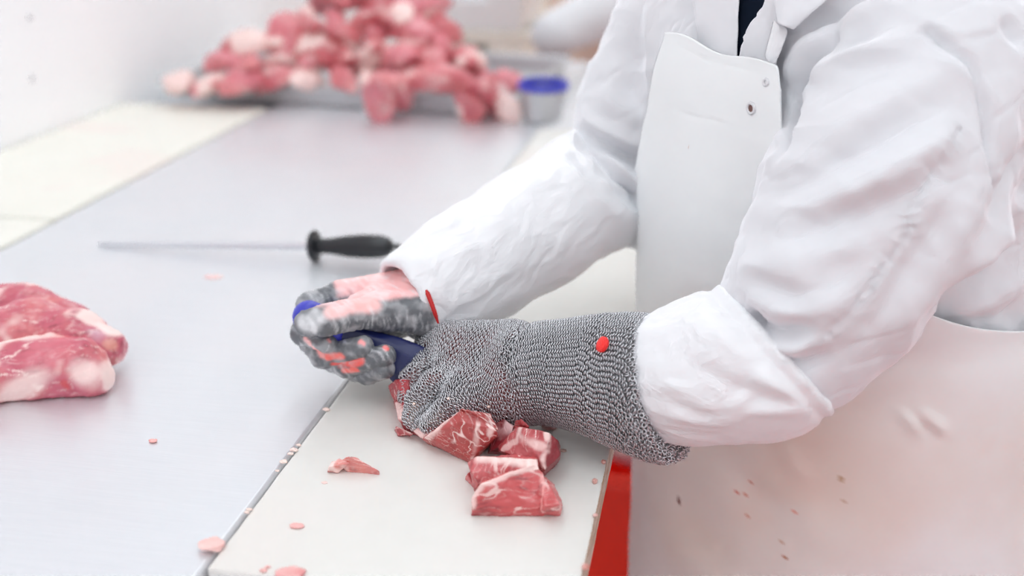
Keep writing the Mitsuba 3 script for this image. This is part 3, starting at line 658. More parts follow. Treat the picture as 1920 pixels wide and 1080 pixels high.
# ------------------------------------------------------------------ jacket
FOLDS = [  # (points, height, width)
    ([(1575, 55), (1552, 85), (1518, 131), (1490, 187), (1476, 239), (1464, 285)], -.020, .009),
    ([(1733, 62), (1658, 92), (1582, 110), (1520, 150)], .008, .014), ([(1660, 70), (1600, 88), (1545, 120)], -.006, .008),
    ([(1790, 125), (1717, 167), (1638, 223), (1550, 290), (1490, 330)], .009, .020), ([(1720, 210), (1640, 265), (1560, 320), (1495, 350)], -.006, .014),
    ([(1800, 245), (1697, 318), (1618, 358), (1538, 390), (1455, 425)], .012, .018), ([(1790, 290), (1700, 350), (1600, 400), (1500, 430)], -.008, .014),
    ([(1440, 470), (1500, 480), (1560, 470), (1620, 440)], .006, .016), ([(1385, 520), (1440, 500), (1500, 520), (1560, 530)], .006, .014),
    ([(1400, 560), (1470, 585), (1540, 575), (1600, 540)], .008, .014), ([(1410, 612), (1470, 622), (1530, 600)], -.009, .010), ([(1400, 590), (1430, 604)], -.012, .008),
    ([(1430, 645), (1490, 650), (1560, 620)], .007, .012), ([(1440, 668), (1500, 680), (1560, 660)], -.007, .010),
    ([(1840, 330), (1800, 440), (1740, 540), (1680, 620)], .004, .018), ([(1800, 330), (1740, 450), (1660, 570), (1600, 640)], -.004, .012),
    # far arm
    ([(1100, 245), (1150, 280), (1200, 310), (1235, 320)], -.014, .010), ([(1095, 215), (1150, 250), (1215, 285)], .009, .012), ([(1125, 280), (1165, 318), (1215, 345)], .010, .012), ([(1150, 345), (1185, 368), (1220, 375)], -.012, .010),
    ([(1200, 30), (1190, 120), (1180, 200)], -.004, .014), ([(1222, 0), (1225, 100), (1222, 200)], .005, .012), ([(1130, 160), (1160, 200), (1200, 240)], .006, .014),
    # side of the jacket behind the near arm
    ([(1745, 575), (1830, 500), (1920, 430)], -.010, .016), ([(1760, 545), (1850, 460), (1930, 380)], .009, .016), ([(1770, 590), (1850, 560), (1925, 520)], .006, .014), ([(1850, 420), (1890, 330), (1930, 280)], -.008, .014), ([(1880, 30), (1900, 60), (1925, 80)], -.006, .01), ([(1870, 130), (1885, 250), (1880, 350)], .005, .016),
    ([(1570, 60), (1520, 100), (1480, 160)], .010, .018), ([(1690, 5), (1620, 30), (1560, 60)], .007, .014), ([(1650, -10), (1560, 25), (1500, 70)], -.008, .010)]
SEAM = [(1737, 60), (1777, 92), (1813, 119), (1833, 171), (1845, 239), (1849, 299), (1861, 350)]
PUCK = [(1797, 239), (1750, 320), (1709, 390), (1699, 438), (1657, 497), (1616, 551), (1553, 617), (1503, 667)]
jp = np.array([a for a, _ in ARM_L + ARM_R] + [HI, MID + ZU * .1])
jm = surface(lambda P: smax(jacket0(P), ((HI[2] - .02) - P[:, 2]).astype(np.float32), .005), np.minimum(jp.min(0) - .13, HI - .27), np.maximum(jp.max(0) + .13, HI + .27), .0037, 2)
v = np.array(jm.vertices); disp = np.zeros(len(v))
for line, a, w in FOLDS:
    L3 = spline([trace(x, y, jacket0) for x, y in line], 24)
    d, s = polydist(v, L3)
    disp += 1.7 * a * np.exp(-(d / w) ** 2) * np.clip(np.sin(np.pi * np.clip(s, .02, .98)), 0, 1) ** .6
L3 = spline([trace(x, y, jacket0) for x, y in SEAM], 40); d, s = polydist(v, L3); disp += -.0060 * np.exp(-(d / .0040) ** 2) + .002 * np.exp(-((d - .010) / .006) ** 2)
L3 = spline([trace(x, y, jacket0) for x, y in PUCK], 60); d, s = polydist(v, L3)
disp += np.exp(-(d / .010) ** 2) * (.0015 * np.sin(s * 2 * np.pi * 30 + 3 * np.sin(s * 19))) - .0018 * np.exp(-(d / .004) ** 2)
aL = ARM_L[3][0] - ARM_L[0][0]; fL = frame(aL); q = v @ fL
cre = 1 - np.abs(2 * (N3(q * np.array([1, 1, 2.2]) + q[:, [2, 2, 2]] * np.array([.8, .5, 0]), 11, 3, 2) + .5) - 1)
cq = (v + .02 * np.stack([N3(v, 14, 90 + k, 2) for k in range(3)], 1)) @ frame(aL * np.array([1, 1, 1]) + np.array([-.25, 0, .1])) * np.array([1, 1, .35]); cn = N3(cq, 22, 77, 3)
disp += .008 * (cre - .6) + .003 * N3(v, 28, 4, 3) + .0035 * cn - .0014 * np.exp(-(cn / .03) ** 2)
jm = displace(jm, disp)
scene['jacket_cotton'] = two(bump(pri((.665, .665, .69), .85, .25, sheen=.15), lambda p, n, uv: fbm(p.x * 900, p.y * 900, p.z * 900, 2) + 4 * fbm(p.x * 90, p.y * 90, p.z * 90, 3), .00025))
jk = obj('jacket', jm, 'jacket_cotton', man, smooth=True, label='white cotton butcher jacket with long sleeves')

# ------------------------------------------------------------------ plastic sleeve guards
scene['guard_plastic'] = two(bump({'type': 'principled', 'base_color': rgb(.745, .745, .765), 'roughness': .38, 'specular': .5, 'sheen': .2}, lambda p, n, uv: 3 * fbm(p.x * 70, p.y * 70, p.z * 70, 4) + noise(p.x * 400, p.y * 400, p.z * 400), .0006))
HA, HB, HC = at(1362, 552, 1.06), at(1540, 752, 1.05), at(1451, 652, 1.30)
nh = np.cross(HB - HA, HC - HA); nh /= np.linalg.norm(nh)
if nh @ (HB + np.array([.1, 0, 0]) - HA) < 0: nh = -nh
GL = [J(1215, 712, 1.112, .0575), J(1290, 702, 1.092, .0630), J(1370, 682, 1.075, .0690), J(1440, 682, 1.065, .0730)]
ga = at(1395, 700, 1.07) - at(1205, 712, 1.11); ga /= np.linalg.norm(ga)
def guardL(P):
    d = smin(chain(P, GL, .02), cone(P, at(1400, 735, 1.062), at(1532, 757, 1.045), .044, .009), .012)
    d = smax(d, ((P - HA.astype(np.float32)) @ nh.astype(np.float32)), .004)
    e = ((at(1203, 712, 1.11) - P) @ ga).astype(np.float32) + .012 * N3(P, 55, 9, 3).astype(np.float32)
    return smax(d, e, .004)
gp = np.array([a for a, _ in GL] + [HB])
gm = surface(guardL, gp.min(0) - .09, gp.max(0) + .09, .0030, 1)
def crinkle(m, a, seed, axis, extra=0):
    v = np.array(m.vertices); q = v @ frame(axis); w = np.stack([N3(v, 18, seed + k, 2) for k in range(3)], 1) * .05
    r = 1 - np.abs(2 * (N3((q + w) * np.array([1.3, 1.3, .55]), 24, seed, 2) + .5) - 1); r2 = 1 - np.abs(2 * (N3((q + w) * np.array([1, 1, .8]), 60, seed + 9, 2) + .5) - 1)
    B = frame(np.asarray(axis) + np.array([.25, .1, -.45])); q2 = (v + w * .9) @ B * np.array([1, 1, .22])
    n1, n2 = N3(q2, 30, seed + 15, 3), N3(q2, 75, seed + 25, 2)
    return displace(m, a * (.9 * (r - .6) + 1.5 * n1 + .25 * np.exp(-(n1 / .05) ** 2) + .8 * n2) + extra)
v = np.array(gm.vertices)
hem = np.abs((v - HA) @ nh)
def foldset(v, f, folds):
    o = np.zeros(len(v))
    for line, a, w in folds:
        d, s = polydist(v, spline([trace(x, y, f) for x, y in line], 20)); o += a * np.exp(-(d / w) ** 2) * np.clip(np.sin(np.pi * np.clip(s, .02, .98)), 0, 1) ** .6
    return o
ex = .0035 * np.exp(-(hem / .004) ** 2) - .003 * np.exp(-((hem - .009) / .005) ** 2) + foldset(v, guardL, [([(1525, 757), (1470, 735), (1410, 690)], .006, .008), ([(1520, 765), (1450, 770), (1380, 775)], .005, .008), ([(1500, 752), (1440, 745), (1360, 720)], -.004, .008), ([(1260, 640), (1310, 690), (1380, 730)], -.003, .009), ([(1300, 600), (1360, 640), (1400, 690)], .004, .010), ([(1230, 760), (1300, 785), (1380, 790)], .003, .008), ([(1215, 700), (1280, 735), (1350, 770)], .003, .008)])
gm = crinkle(gm, .0034, 21, ga, ex)
obj('sleeve_guard', gm, 'guard_plastic', man, smooth=True, label='crinkled white plastic sleeve guard on the near forearm')
GR = [J(772, 552, 1.255, .0480), J(830, 530, 1.275, .0560), J(900, 490, 1.305, .0640), J(1000, 430, 1.35, .0690), J(1110, 360, 1.405, .0725), J(1160, 335, 1.43, .0700)]
gb = GR[0][0] - GR[2][0]; gb /= np.linalg.norm(gb)
E1, E2, E3 = at(1075, 235, 1.40), at(1215, 405, 1.41), at(1180, 300, 1.60)
ne = np.cross(E2 - E1, E3 - E1); ne /= np.linalg.norm(ne)
if ne[0] < 0: ne = -ne
W1 = at(790, 548, 1.255)
def guardR(P):
    d = chain(P, GR, .03)
    d = smax(d, ((P - E1.astype(np.float32)) @ ne.astype(np.float32)) + .010 * N3(P, 30, 3, 2).astype(np.float32), .004)
    e = ((P - W1.astype(np.float32)) @ (gb * .85 + ZU * -.0 + RIGHT * -.1).astype(np.float32)) - .022 + .010 * N3(P, 45, 19, 2).astype(np.float32)
    d = smax(d, e, .004)
    inner = smax(chain(P, [J(740, 565, 1.245, .039), J(790, 549, 1.260, .0405), J(850, 524, 1.285, .034)], .02), -d - 9, .001)
    return smax(d, -inner, .003)
gp = np.array([a for a, _ in GR])
gm = surface(guardR, gp.min(0) - .09, gp.max(0) + .09, .0026, 1); v = np.array(gm.vertices)
ex = foldset(v, guardR, [([(1060, 250), (1100, 310), (1190, 400)], -.008, .012), ([(1040, 275), (1090, 340), (1165, 415)], .006, .012), ([(1080, 300), (1130, 340), (1190, 380)], .006, .010), ([(780, 500), (870, 470), (960, 400)], .003, .014), ([(870, 390), (900, 470), (930, 560)], -.003, .014), ([(830, 600), (920, 560), (1040, 490)], -.003, .012), ([(720, 495), (780, 490), (830, 520)], .003, .01)])
gm = crinkle(gm, .0034, 41, gb, ex)
obj('sleeve_guard', gm, 'guard_plastic', man, smooth=True, label='crinkled white plastic sleeve guard on the far forearm')

# ------------------------------------------------------------------ right glove: grey dipped cut glove under a thin plastic one
rp = np.array([JR(*q)[0] for fg in R_FING for q in fg] + [JR(880, 520, 1.27, 0)[0], JR(580, 609, 1.17, 0)[0]])
glove = surface(lambda P: smax(hand_right(P), ((JR(838, 545, 1.25, 0)[0] - P) @ gb).astype(np.float32), .003), rp.min(0) - .05, rp.max(0) + .05, .0017, 2)
v = np.array(glove.vertices)
wr = 1 - np.abs(2 * (N3(v @ frame(gb) * np.array([1, 1, 3.5]), 60, 7, 3) + .5) - 1)
wr2 = N3((v + .010 * np.stack([N3(v, 40, 80 + k, 2) for k in range(3)], 1)) @ frame(gb) * np.array([.4, .4, 2.4]), 120, 37, 3)
glove = displace(glove, .0013 * (wr - .6) + .0013 * wr2 + .0006 * N3(v, 300, 8, 2))
v = np.array(glove.vertices)
GREY, ROSE, FILM = (.070, .076, .088), (.86, .44, .43), (.80, .80, .82)
PA, PB, PC = trace(800, 556, hand_right), trace(640, 572, hand_right), JR(700, 540, 1.33, 0)[0]
npl = np.cross(PB - PA, PC - PA); npl /= np.linalg.norm(npl); npl *= np.sign(npl[2])
up_ = sst(-.0025, .0035, (v - PA) @ npl + .004 * N3(v, 90, 3, 2))
c = np.tile(GREY, (len(v), 1)).astype(float); c = toward(c, ROSE, up_)
fi = chain(v.astype(np.float32), [JR(*q) for q in R_FING[0][1:]], .004); fi0 = cone(v.astype(np.float32), JR(612, 560, 1.24, 0)[0], JR(*R_FING[0][1])[0], .015, .015)
c = toward(c, GREY, 1 - sst(.003, .008, np.minimum(fi, fi0)))
th_ = [trace(x, y, hand_right) for x, y in ((700, 572), (655, 575), (622, 585))]
c = toward(c, (.88, .46, .44), near_line(v, th_, .012))
for line, w, col in (([(612, 668), (640, 668)], .006, (.80, .10, .07)), ([(628, 684), (660, 682), (678, 678)], .007, (.80, .06, .04)), ([(645, 694), (668, 694)], .005, (.78, .10, .07)), ([(572, 636), (580, 644)], .006, (.82, .35, .33)), ([(590, 655), (604, 664)], .006, (.82, .30, .28)), ([(676, 640), (682, 645)], .0045, (.85, .06, .05)), ([(722, 650), (725, 654)], .0040, (.80, .07, .06)), ([(616, 637), (618, 640)], .003, (.7, .2, .2)), ([(634, 566), (640, 570)], .004, (.85, .25, .22))):
    c = toward(c, col, near_line(v, [trace(x, y, hand_right) for x, y in line], w))
film = sst(.62, .80, N3(v @ frame(gb) * np.array([1, 1, 3.0]), 40, 17, 4) + .5)
st_ = N3((v + .012 * np.stack([N3(v, 45, 60 + k, 2) for k in range(3)], 1)) @ frame(gb) * np.array([.35, .35, 2.6]), 150, 27, 3) + .5; film = film * .22 + sst(.50, .78, st_) * .40 * sst(.3, .6, N3(v, 50, 66, 2) + .5) + .26 * sst(.42, .68, N3(v, 70, 67, 4) + .5) + .05
film = film + .5 * near_line(v, [trace(575, 607, hand_right), trace(590, 598, hand_right)], .016)
film = film + .8 * near_line(v, [trace(818, 560, hand_right), trace(828, 585, hand_right), trace(826, 610, hand_right)], .014)
c = toward(c, FILM, np.clip(film, 0, .85))
scene['filmed_glove'] = two({'type': 'principled', 'base_color': VC, 'roughness': .33, 'specular': .55, 'clearcoat': .4, 'clearcoat_gloss': .8})
gk = obj('cut_glove', glove, 'filmed_glove', man, label='grey and rose work glove under a thin clear plastic glove', color=c)
rc = np.array([trace(x, y, lambda P: hand_right(P, .003)) for x, y in ((786, 519), (795, 535), (806, 560), (815, 585), (822, 606))])
scene['red_cuff'] = two(pri((.45, .012, .012), .5, .4))
obj('cuff_edge', tube(spline(rc + FWD * -.002, 20), np.interp(np.linspace(0, 1, 20), [0, .3, .8, 1], [.001, .0028, .0024, .001]), 8), 'red_cuff', gk, label='red hem of the glove showing at the wrist')
film_f = lambda P: smax(cone(P, JR(770, 590, 1.20, 0)[0], JR(850, 590, 1.235, 0)[0], .040, .052), ((JR(792, 590, 1.20, 0)[0] - P) @ (-gb)).astype(np.float32) + .010 * N3(P, 50, 5, 2).astype(np.float32), .003)

# ------------------------------------------------------------------ the knife
kn = thing('boning_knife', 'boning knife with a dark blue handle held in the grey and rose glove', 'knife')
kb, kg = JR(570, 590, 1.195, 0)[0], JR(752, 664, 1.186, 0)[0]; kt = JR(872, 716, 1.245, 0)[0]
ka = kg - kb; KL = np.linalg.norm(ka); ka = ka / KL; wid = np.cross(FWD, ka); wid /= np.linalg.norm(wid)
if wid[2] < 0: wid = -wid
kd = np.cross(ka, wid)
def slab(rows, th):
    "outline rows: (along, low, high, half thickness)"
    M = m3.Manifold()
    for (a0, l0, h0, t0), (a1, l1, h1, t1) in zip(rows[:-1], rows[1:]):
        pts = []
        for a, l, h, t in ((a0, l0, h0, t0), (a1, l1, h1, t1)):
            for wv, tv in ((l, .45), (l + .25 * (h - l), 1), (l + .75 * (h - l), 1), (h, .45)):
                for sg in (1, -1): pts.append(kb + ka * a + wid * wv + kd * sg * t * tv)
        M = M + m3.Manifold.hull_points(np.array(pts))
    m = tm(M.refine_to_length(.003)); return relax(trimesh.Trimesh(m.vertices, m.faces), 6)
obj('handle', slab([(-.006, -.009, .009, .008), (.004, -.014, .015, .0125), (.03, -.0145, .0145, .0125), (.075, -.013, .013, .0115), (KL - .030, -.0135, .0135, .0115), (KL - .010, -.024, .016, .0110), (KL + .012, -.036, .0165, .0095), (KL + .030, -.016, .0165, .008)], 0), 'navy_plastic', kn)
but = lambda P: smax(cone(P, kb + ka * .006, kb + ka * .042, .0180, .0165), -((P - (kb - ka * .02).astype(np.float32)) @ ka.astype(np.float32)), .004)
obj('butt_cap', surface(but, kb - .035, kb + .045, .0016, 1), 'blue_plastic', kn, smooth=True, label='rounded violet blue end of the handle')
bd = kt - kg; bl = np.linalg.norm(bd); bd /= bl; bw = wid - bd * (wid @ bd); bw /= np.linalg.norm(bw); bn = np.cross(bd, bw)
pr = [(.015, -.012, .010), (.05, -.012, .010), (bl - .03, -.009, .008), (bl, .004, .006)]
V = np.array([kg + bd * a + bw * w_ + bn * t for a, l, h in pr for w_, t in ((l, 0), (h, .0009), (h, -.0009))])
F = []
for i in range(3):
    for k in range(3):
        k2 = (k + 1) % 3; F += [[i * 3 + k, i * 3 + k2, i * 3 + 3 + k2], [i * 3 + k, i * 3 + 3 + k2, i * 3 + 3 + k]]
F += [[0, 2, 1], [9, 10, 11]]
bm = trimesh.Trimesh(V, F, process=False); bm.fix_normals()
obj('blade', bm, 'plain_steel', kn, smooth=False)

# ------------------------------------------------------------------ apron
AX = CH - front_ * .06
def ang_dir(phi): return front_[None] * np.cos(phi)[:, None] + side[None] * np.sin(phi)[:, None]
def reach(phi, z):
    "distance from the upright axis out to the torso at each angle and height"
    D = ang_dir(phi); C = np.stack([np.full(len(z), AX[0]), np.full(len(z), AX[1]), z], 1)
    lo_, hi_ = np.full(len(z), .06), np.full(len(z), .55)
    for _ in range(18):
        m = (lo_ + hi_) / 2; ins = torso((C + D * m[:, None]).astype(np.float32)) < 0
        lo_ = np.where(ins, m, lo_); hi_ = np.where(ins, hi_, m)
    return (lo_ + hi_) / 2
NZ, NP = 260, 200
ZT_, ZB = 1.302, .40
zr = ZT_ + (ZB - ZT_) * np.linspace(0, 1, NZ) ** 1.05
near = np.radians(np.interp(-zr, [-1.30, -1.20, -1.13, -1.09, -1.045, -1.03, -1.016, -1.00, -.95, -.4], [36, 37.5, 43, 52, 71, 79, 92, 118, 128, 130]))
near = ndimage.gaussian_filter1d(near, 3)
far = np.radians(np.interp(-zr, [-1.30, -1.20, -1.12, -1.05, -1.0, -.9, -.4], [-9, -17, -31, -62, -100, -125, -128]))
U = np.linspace(0, 1, NP)
PH = far[:, None] + (near - far)[:, None] * U[None]
TOPD = .012 + .010 * U + .020 * sst(.955, 1.0, U) ** 2 - .004 * np.sin(U * 9)      # the bib's top edge
Z = zr[:, None] - (TOPD[None] * np.clip(1 - np.linspace(0, 1, NZ) * 9, 0, 1)[:, None])
RR = reach(PH.ravel(), np.maximum(Z.ravel(), HI[2] - .10)).reshape(NZ, NP)
RR = RR + .014 + .022 * sst(12, 36, np.degrees(PH)) * sst(1.10, 1.2, Z) + .014 * sst(1.17, 1.26, Z) + .006 * np.exp(-((np.degrees(PH) + 22) / 26) ** 2) * sst(1.05, 1.28, Z)
hang = np.maximum.accumulate(RR, axis=0)
RR = hang * .86 + RR * .14
RR = ndimage.gaussian_filter(RR, (6, 3))
P0 = AX[None, None] * np.array([1, 1, 0]) + (front_[None, None] * np.cos(PH)[..., None] + side[None, None] * np.sin(PH)[..., None]) * RR[..., None] + Z[..., None] * ZU
low = sst(1.12, .75, Z)
wob = .0035 * (meshkit.fbm(P0.reshape(-1, 3) * np.array([6, 6, 2.2]), 3, 5).reshape(NZ, NP) - .5) * 2 + low * .020 * (meshkit.fbm(P0.reshape(-1, 3) * np.array([7, 7, 5.]), 3, 15).reshape(NZ, NP) - .5)
nrm = (front_[None, None] * np.cos(PH)[..., None] + side[None, None] * np.sin(PH)[..., None])
P0 = P0 + nrm * wob[..., None]
ap_mesh = trimesh.Trimesh(P0.reshape(-1, 3), np.zeros((0, 3), int), process=False)
def grid_normal():
    n = np.cross(np.gradient(P0, axis=1), np.gradient(P0, axis=0)); n /= np.linalg.norm(n, axis=2, keepdims=True); n *= np.sign((n * nrm).sum(2, keepdims=True)); return n.reshape(-1, 3)
def hit_apron(x, y, extra=0.0, real=False):
    "the apron point nearest to this line of sight"
    p = P0.reshape(-1, 3) - CAM; d = p @ FWD; xx = 960 + FPX * (p @ RIGHT) / d; yy = 540 - FPX * (p @ UP) / d
    ndir = nrm.reshape(-1, 3); fac = (ndir * p).sum(1) < 0
    e = (xx - x) ** 2 + (yy - y) ** 2 + 1e6 * (~fac); k = int(np.argmin(e))
    nn = grid_normal()[k] if real else ndir[k]
    return p[k] + CAM + nn * extra, nn
pv = P0.reshape(-1, 3); dd = np.zeros(len(pv))
for line, a, w in (([(1688, 772), (1712, 788), (1722, 815)], .006, .007), ([(1730, 772), (1752, 800), (1775, 812)], .006, .007), ([(1705, 770), (1738, 800), (1748, 818)], -.004, .006), ([(1420, 880), (1500, 960), (1640, 1060)], .004, .03), ([(1250, 1000), (1330, 1080), (1400, 1130)], .006, .03), ([(1475, 830), (1490, 870), (1520, 900)], .003, .012), ([(1360, 840), (1400, 900), (1470, 960)], -.003, .02),
                   ([(1258, 198), (1300, 217), (1345, 226), (1400, 246)], -.0012, .0016), ([(1275, 85), (1320, 110), (1380, 126), (1440, 138)], -.0012, .0016), ([(1300, 200), (1290, 400), (1275, 600)], .004, .02), ([(1420, 260), (1400, 400), (1330, 600)], -.004, .03)):
    L3 = spline([hit_apron(x, y)[0] for x, y in line], 30); d, s = polydist(pv, L3); dd += a * np.exp(-(d / w) ** 2) * np.clip(np.sin(np.pi * np.clip(s, .03, .97)), 0, 1) ** .5
P0 = P0 + nrm * dd.reshape(NZ, NP)[..., None]
am = sheet(P0, .0022)
v = np.array(am.vertices)
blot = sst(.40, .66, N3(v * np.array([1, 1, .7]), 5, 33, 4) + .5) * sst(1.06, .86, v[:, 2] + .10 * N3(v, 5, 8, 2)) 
edge_shade = 1 - sst(.05, .30, np.linalg.norm(v - hit_apron(1330, 900)[0], axis=1))  # shade along the left edge, painted into the cloth as darker beige
c = np.tile((.775, .79, .795), (len(v), 1)); c = toward(c, (.71, .595, .53), np.clip(blot * .45 + edge_shade * .7, 0, .9)); c = toward(c, (.72, .56, .50), .4 * sst(.60, .78, N3(v, 9, 44, 4) + .5) * sst(1.02, .88, v[:, 2]))
for x, y, r, col in ((1272, 937, .0048, (.16, .03, .02)), (1276, 944, .0035, (.16, .03, .02)), (1383, 923, .0020, (.55, .16, .12)), (1398, 926, .0018, (.55, .2, .14)), (1409, 903, .0016, (.5, .16, .1)), (1470, 1044, .0028, (.42, .16, .08)), (1475, 1046, .0024, (.42, .16, .08)), (1487, 958, .0022, (.66, .3, .24)), (1399, 968, .0017, (.55, .25, .16)), (1583, 893, .0018, (.45, .30, .18)), (1580, 900, .0016, (.45, .30, .18)), (1587, 938, .0016, (.5, .35, .25)), (1292, 277, .0016, (.62, .42, .36)), (1467, 1015, .0016, (.5, .3, .2))):
    q = hit_apron(x, y)[0]; c = toward(c, col, 1 - sst(r * .55, r * 1.0, np.linalg.norm(v - q, axis=1)))
scene['coated_apron'] = two(bump({'type': 'principled', 'base_color': VC, 'roughness': .48, 'specular': .45}, lambda p, n, uv: fbm(p.x * 700, p.y * 700, p.z * 700, 2) + 3 * fbm(p.x * 60, p.y * 60, p.z * 60, 3), .00022))
apk = obj('apron', am, 'coated_apron', man, label='long white coated apron, stained pinkish below the waist, left edge shade painted in', color=c)
for (x, y, r1, r2, nm, lab) in ((1411, 204, .0050, .0018, 'eyelet', 'small metal eyelet'), (1437, 154, .0028, .0016, 'rivet', None)):
    q, n = hit_apron(x, y, .0016, True)
    prof = [(r1 + r2 * math.cos(a), r2 * .8 * math.sin(a)) for a in np.linspace(0, 2 * np.pi, 13)]
    obj(nm, moved(lathe(prof, 28), frame(n), q), 'plain_steel', apk, label=lab)
    if nm == 'eyelet': obj('hole', moved(lathe([(0, -.001), (r1 - r2 * .5, -.001), (r1 - r2 * .5, .0004), (0, .0004)], 20), frame(n), q), 'dull_brown', apk)
scene['dull_brown'] = two(pri((.16, .09, .08), .8, .2))

# ------------------------------------------------------------------ collar, sweater, strap
scene['navy_knit'] = two(bump(pri((.004, .008, .018), .95, .1), lambda p, n, uv: noise(p.x * 500, p.y * 500, p.z * 500), .0006))
def cloth_patch(left, right, offs, n=26, m=14, wav=.0, seed=0, thick=.0016, curl=0.0, rag=0.0):
    "a strip of cloth lying on the chest between two edges"
    A_ = spline([trace(x, y, lambda P: torso(P) - o) for (x, y), o in zip(left, np.linspace(*offs[0], len(left)))], n)
    B_ = spline([trace(x, y, lambda P: torso(P) - o) for (x, y), o in zip(right, np.linspace(*offs[1], len(right)))], n)
    s = np.linspace(0, 1, m)[None, :, None]
    Q = A_[:, None] * (1 - s) + B_[:, None] * s
    g = front_ * .8 - FWD * .6; g = g / np.linalg.norm(g)
    Q = Q + g * (curl * np.sin(np.pi * s)) + g * (wav * (meshkit.fbm(Q.reshape(-1, 3) * 40, 3, seed).reshape(n, m, 1) - .5))
    if rag: Q = Q + RIGHT * (rag * (meshkit.noise(Q.reshape(-1, 3) * 400, seed + 1).reshape(n, m, 1) - .5) * (s < 1e-6))
    return sheet(Q, thick)
obj('sweater', cloth_patch([(1360, -60), (1362, 0), (1362, 60), (1366, 140)], [(1470, -60), (1450, 0), (1425, 60), (1400, 140)], ((.009, .009), (.009, .009))), 'navy_knit', man, smooth=True, label='dark navy sweater showing in the open collar')
obj('collar_band', cloth_patch([(1285, -50), (1298, 0), (1306, 45), (1314, 135)], [(1392, -50), (1386, 0), (1383, 55), (1380, 145)], ((.016, .014), (.016, .014)), wav=.005, seed=3, curl=.005), 'jacket_cotton', man, smooth=True, label='raw edged white cloth band inside the bib')
obj('collar_band', cloth_patch([(1455, -60), (1437, 0), (1412, 40), (1395, 75), (1376, 140)], [(1500, -60), (1482, 0), (1470, 45), (1462, 85), (1450, 155)], ((.016, .014), (.018, .014)), wav=.004, seed=5, curl=.004, rag=.004), 'jacket_cotton', man, smooth=True)
obj('lapel', cloth_patch([(1452, -60), (1452, -10), (1455, 20), (1459, 42)], [(1600, -60), (1556, -6), (1520, 26), (1487, 55)], ((.034, .038), (.020, .034)), wav=.004, seed=7, curl=.008), 'jacket_cotton', man, smooth=True, label='folded white collar point')
obj('neck_strap', cloth_patch([(1452, 38), (1446, 62), (1438, 92), (1436, 104)], [(1472, 52), (1476, 62), (1462, 100), (1450, 126)], ((.032, .028), (.030, .026)), wav=.003, seed=9, curl=.004), 'guard_plastic', apk, smooth=True)


# ------------------------------------------------------------------ chainmail glove
CE = at(1246, 728, 1.10); cd_ = at(1262, 738, 1.098) - at(1130, 704, 1.127); cd_ /= np.linalg.norm(cd_)
cut_n = cd_ * .86 + np.array([0, 0, -1.0]) * -.36; cut_n /= np.linalg.norm(cut_n)
def mail(P, o=0.0): return smin(hand_left(P, .0010 + o, .004), cuff(P) - o, .012)
def mail_cut(P, o=0.0): return smax(mail(P, o), ((P - (CE).astype(np.float32)) @ cut_n.astype(np.float32)), .003)
mp = np.array([a for a, _ in CUFF] + [at(764, 735, 1.225), at(807, 786, 1.15), at(773, 750, 1.188), at(900, 640, 1.22)])
inner_m = surface(lambda P: mail_cut(P, -.0048), mp.min(0) - .085, mp.max(0) + .085, .0026, 2)
v = np.array(inner_m.vertices)
wr_ = np.linalg.norm(v - at(985, 698, 1.16), axis=1)
hand_d = hand_left(v.astype(np.float32)); k = sst(.008, .0, hand_d)
c = toward(np.tile((.11, .108, .112), (len(v), 1)), (.36, .13, .13), k * sst(.30, .62, N3(v, 26, 12, 3) + .5)); c = toward(c, (.13, .12, .13), (1 - sst(.92, .965, v[:, 2])) * 0)
tips = np.min([np.linalg.norm(v - at(*q), axis=1) for q in ((773, 765, 1.185), (783, 780, 1.166), (806, 788, 1.150), (765, 740, 1.225))], 0)
c = toward(c, (.62, .50, .42), 1 - sst(.010, .024, tips))
obj('inner_glove', inner_m, 'painted', man, label='reddish glove showing through the chainmail', color=c)
mm = surface(mail_cut, mp.min(0) - .09, mp.max(0) + .09, .0019, 1)
v = np.array(mm.vertices); P32 = v.astype(np.float32)
# a coordinate that runs from the cuff to the fingertips
ax_p = [at(1246, 732, 1.10), at(1200, 718, 1.110), at(1130, 704, 1.127), at(1060, 700, 1.142), at(985, 698, 1.160), at(842, 692, 1.195)]
L_ = np.r_[0, np.cumsum(np.linalg.norm(np.diff(ax_p, axis=0), axis=1))]
def along(V):
    best = np.full(len(V), 9.0); out = np.zeros(len(V))
    W = 0; S_ = 0
    for i in range(5):
        a, b = ax_p[i], ax_p[i + 1]; ab = b - a; l = np.linalg.norm(ab); t = (V - a) @ ab / l
        tc = np.clip(t, -.02 if i else -.3, l + (.02 if i < 4 else .05)); d = np.linalg.norm(V - a - tc[:, None] * ab / l, axis=1) + np.maximum(0, np.abs(t - l / 2) - l / 2) * 2
        w = np.exp(-d / .012); W = W + w; S_ = S_ + w * (L_[i] + t)
    return S_ / W
sp = along(v)
FK = [((812, 655, 1.245), [(778, 690, 1.25), (768, 730, 1.238)]), ((842, 672, 1.215), [(800, 684, 1.212), (774, 712, 1.200), (768, 742, 1.194)]), ((852, 704, 1.184), [(816, 722, 1.170), (789, 749, 1.164), (779, 783, 1.161)]), ((870, 742, 1.152), [(839, 772, 1.146), (810, 793, 1.150)])]
dp_ = np.full(len(v), 9.0)
for w, (kk, _) in zip(LW, FK): dp_ = np.minimum(dp_, cone(P32, at(*w), at(*kk), .022, .019))
dp_ = np.minimum(dp_, cuff(P32)); Wt = np.exp(-np.maximum(dp_, 0) / .0025); St = Wt * sp
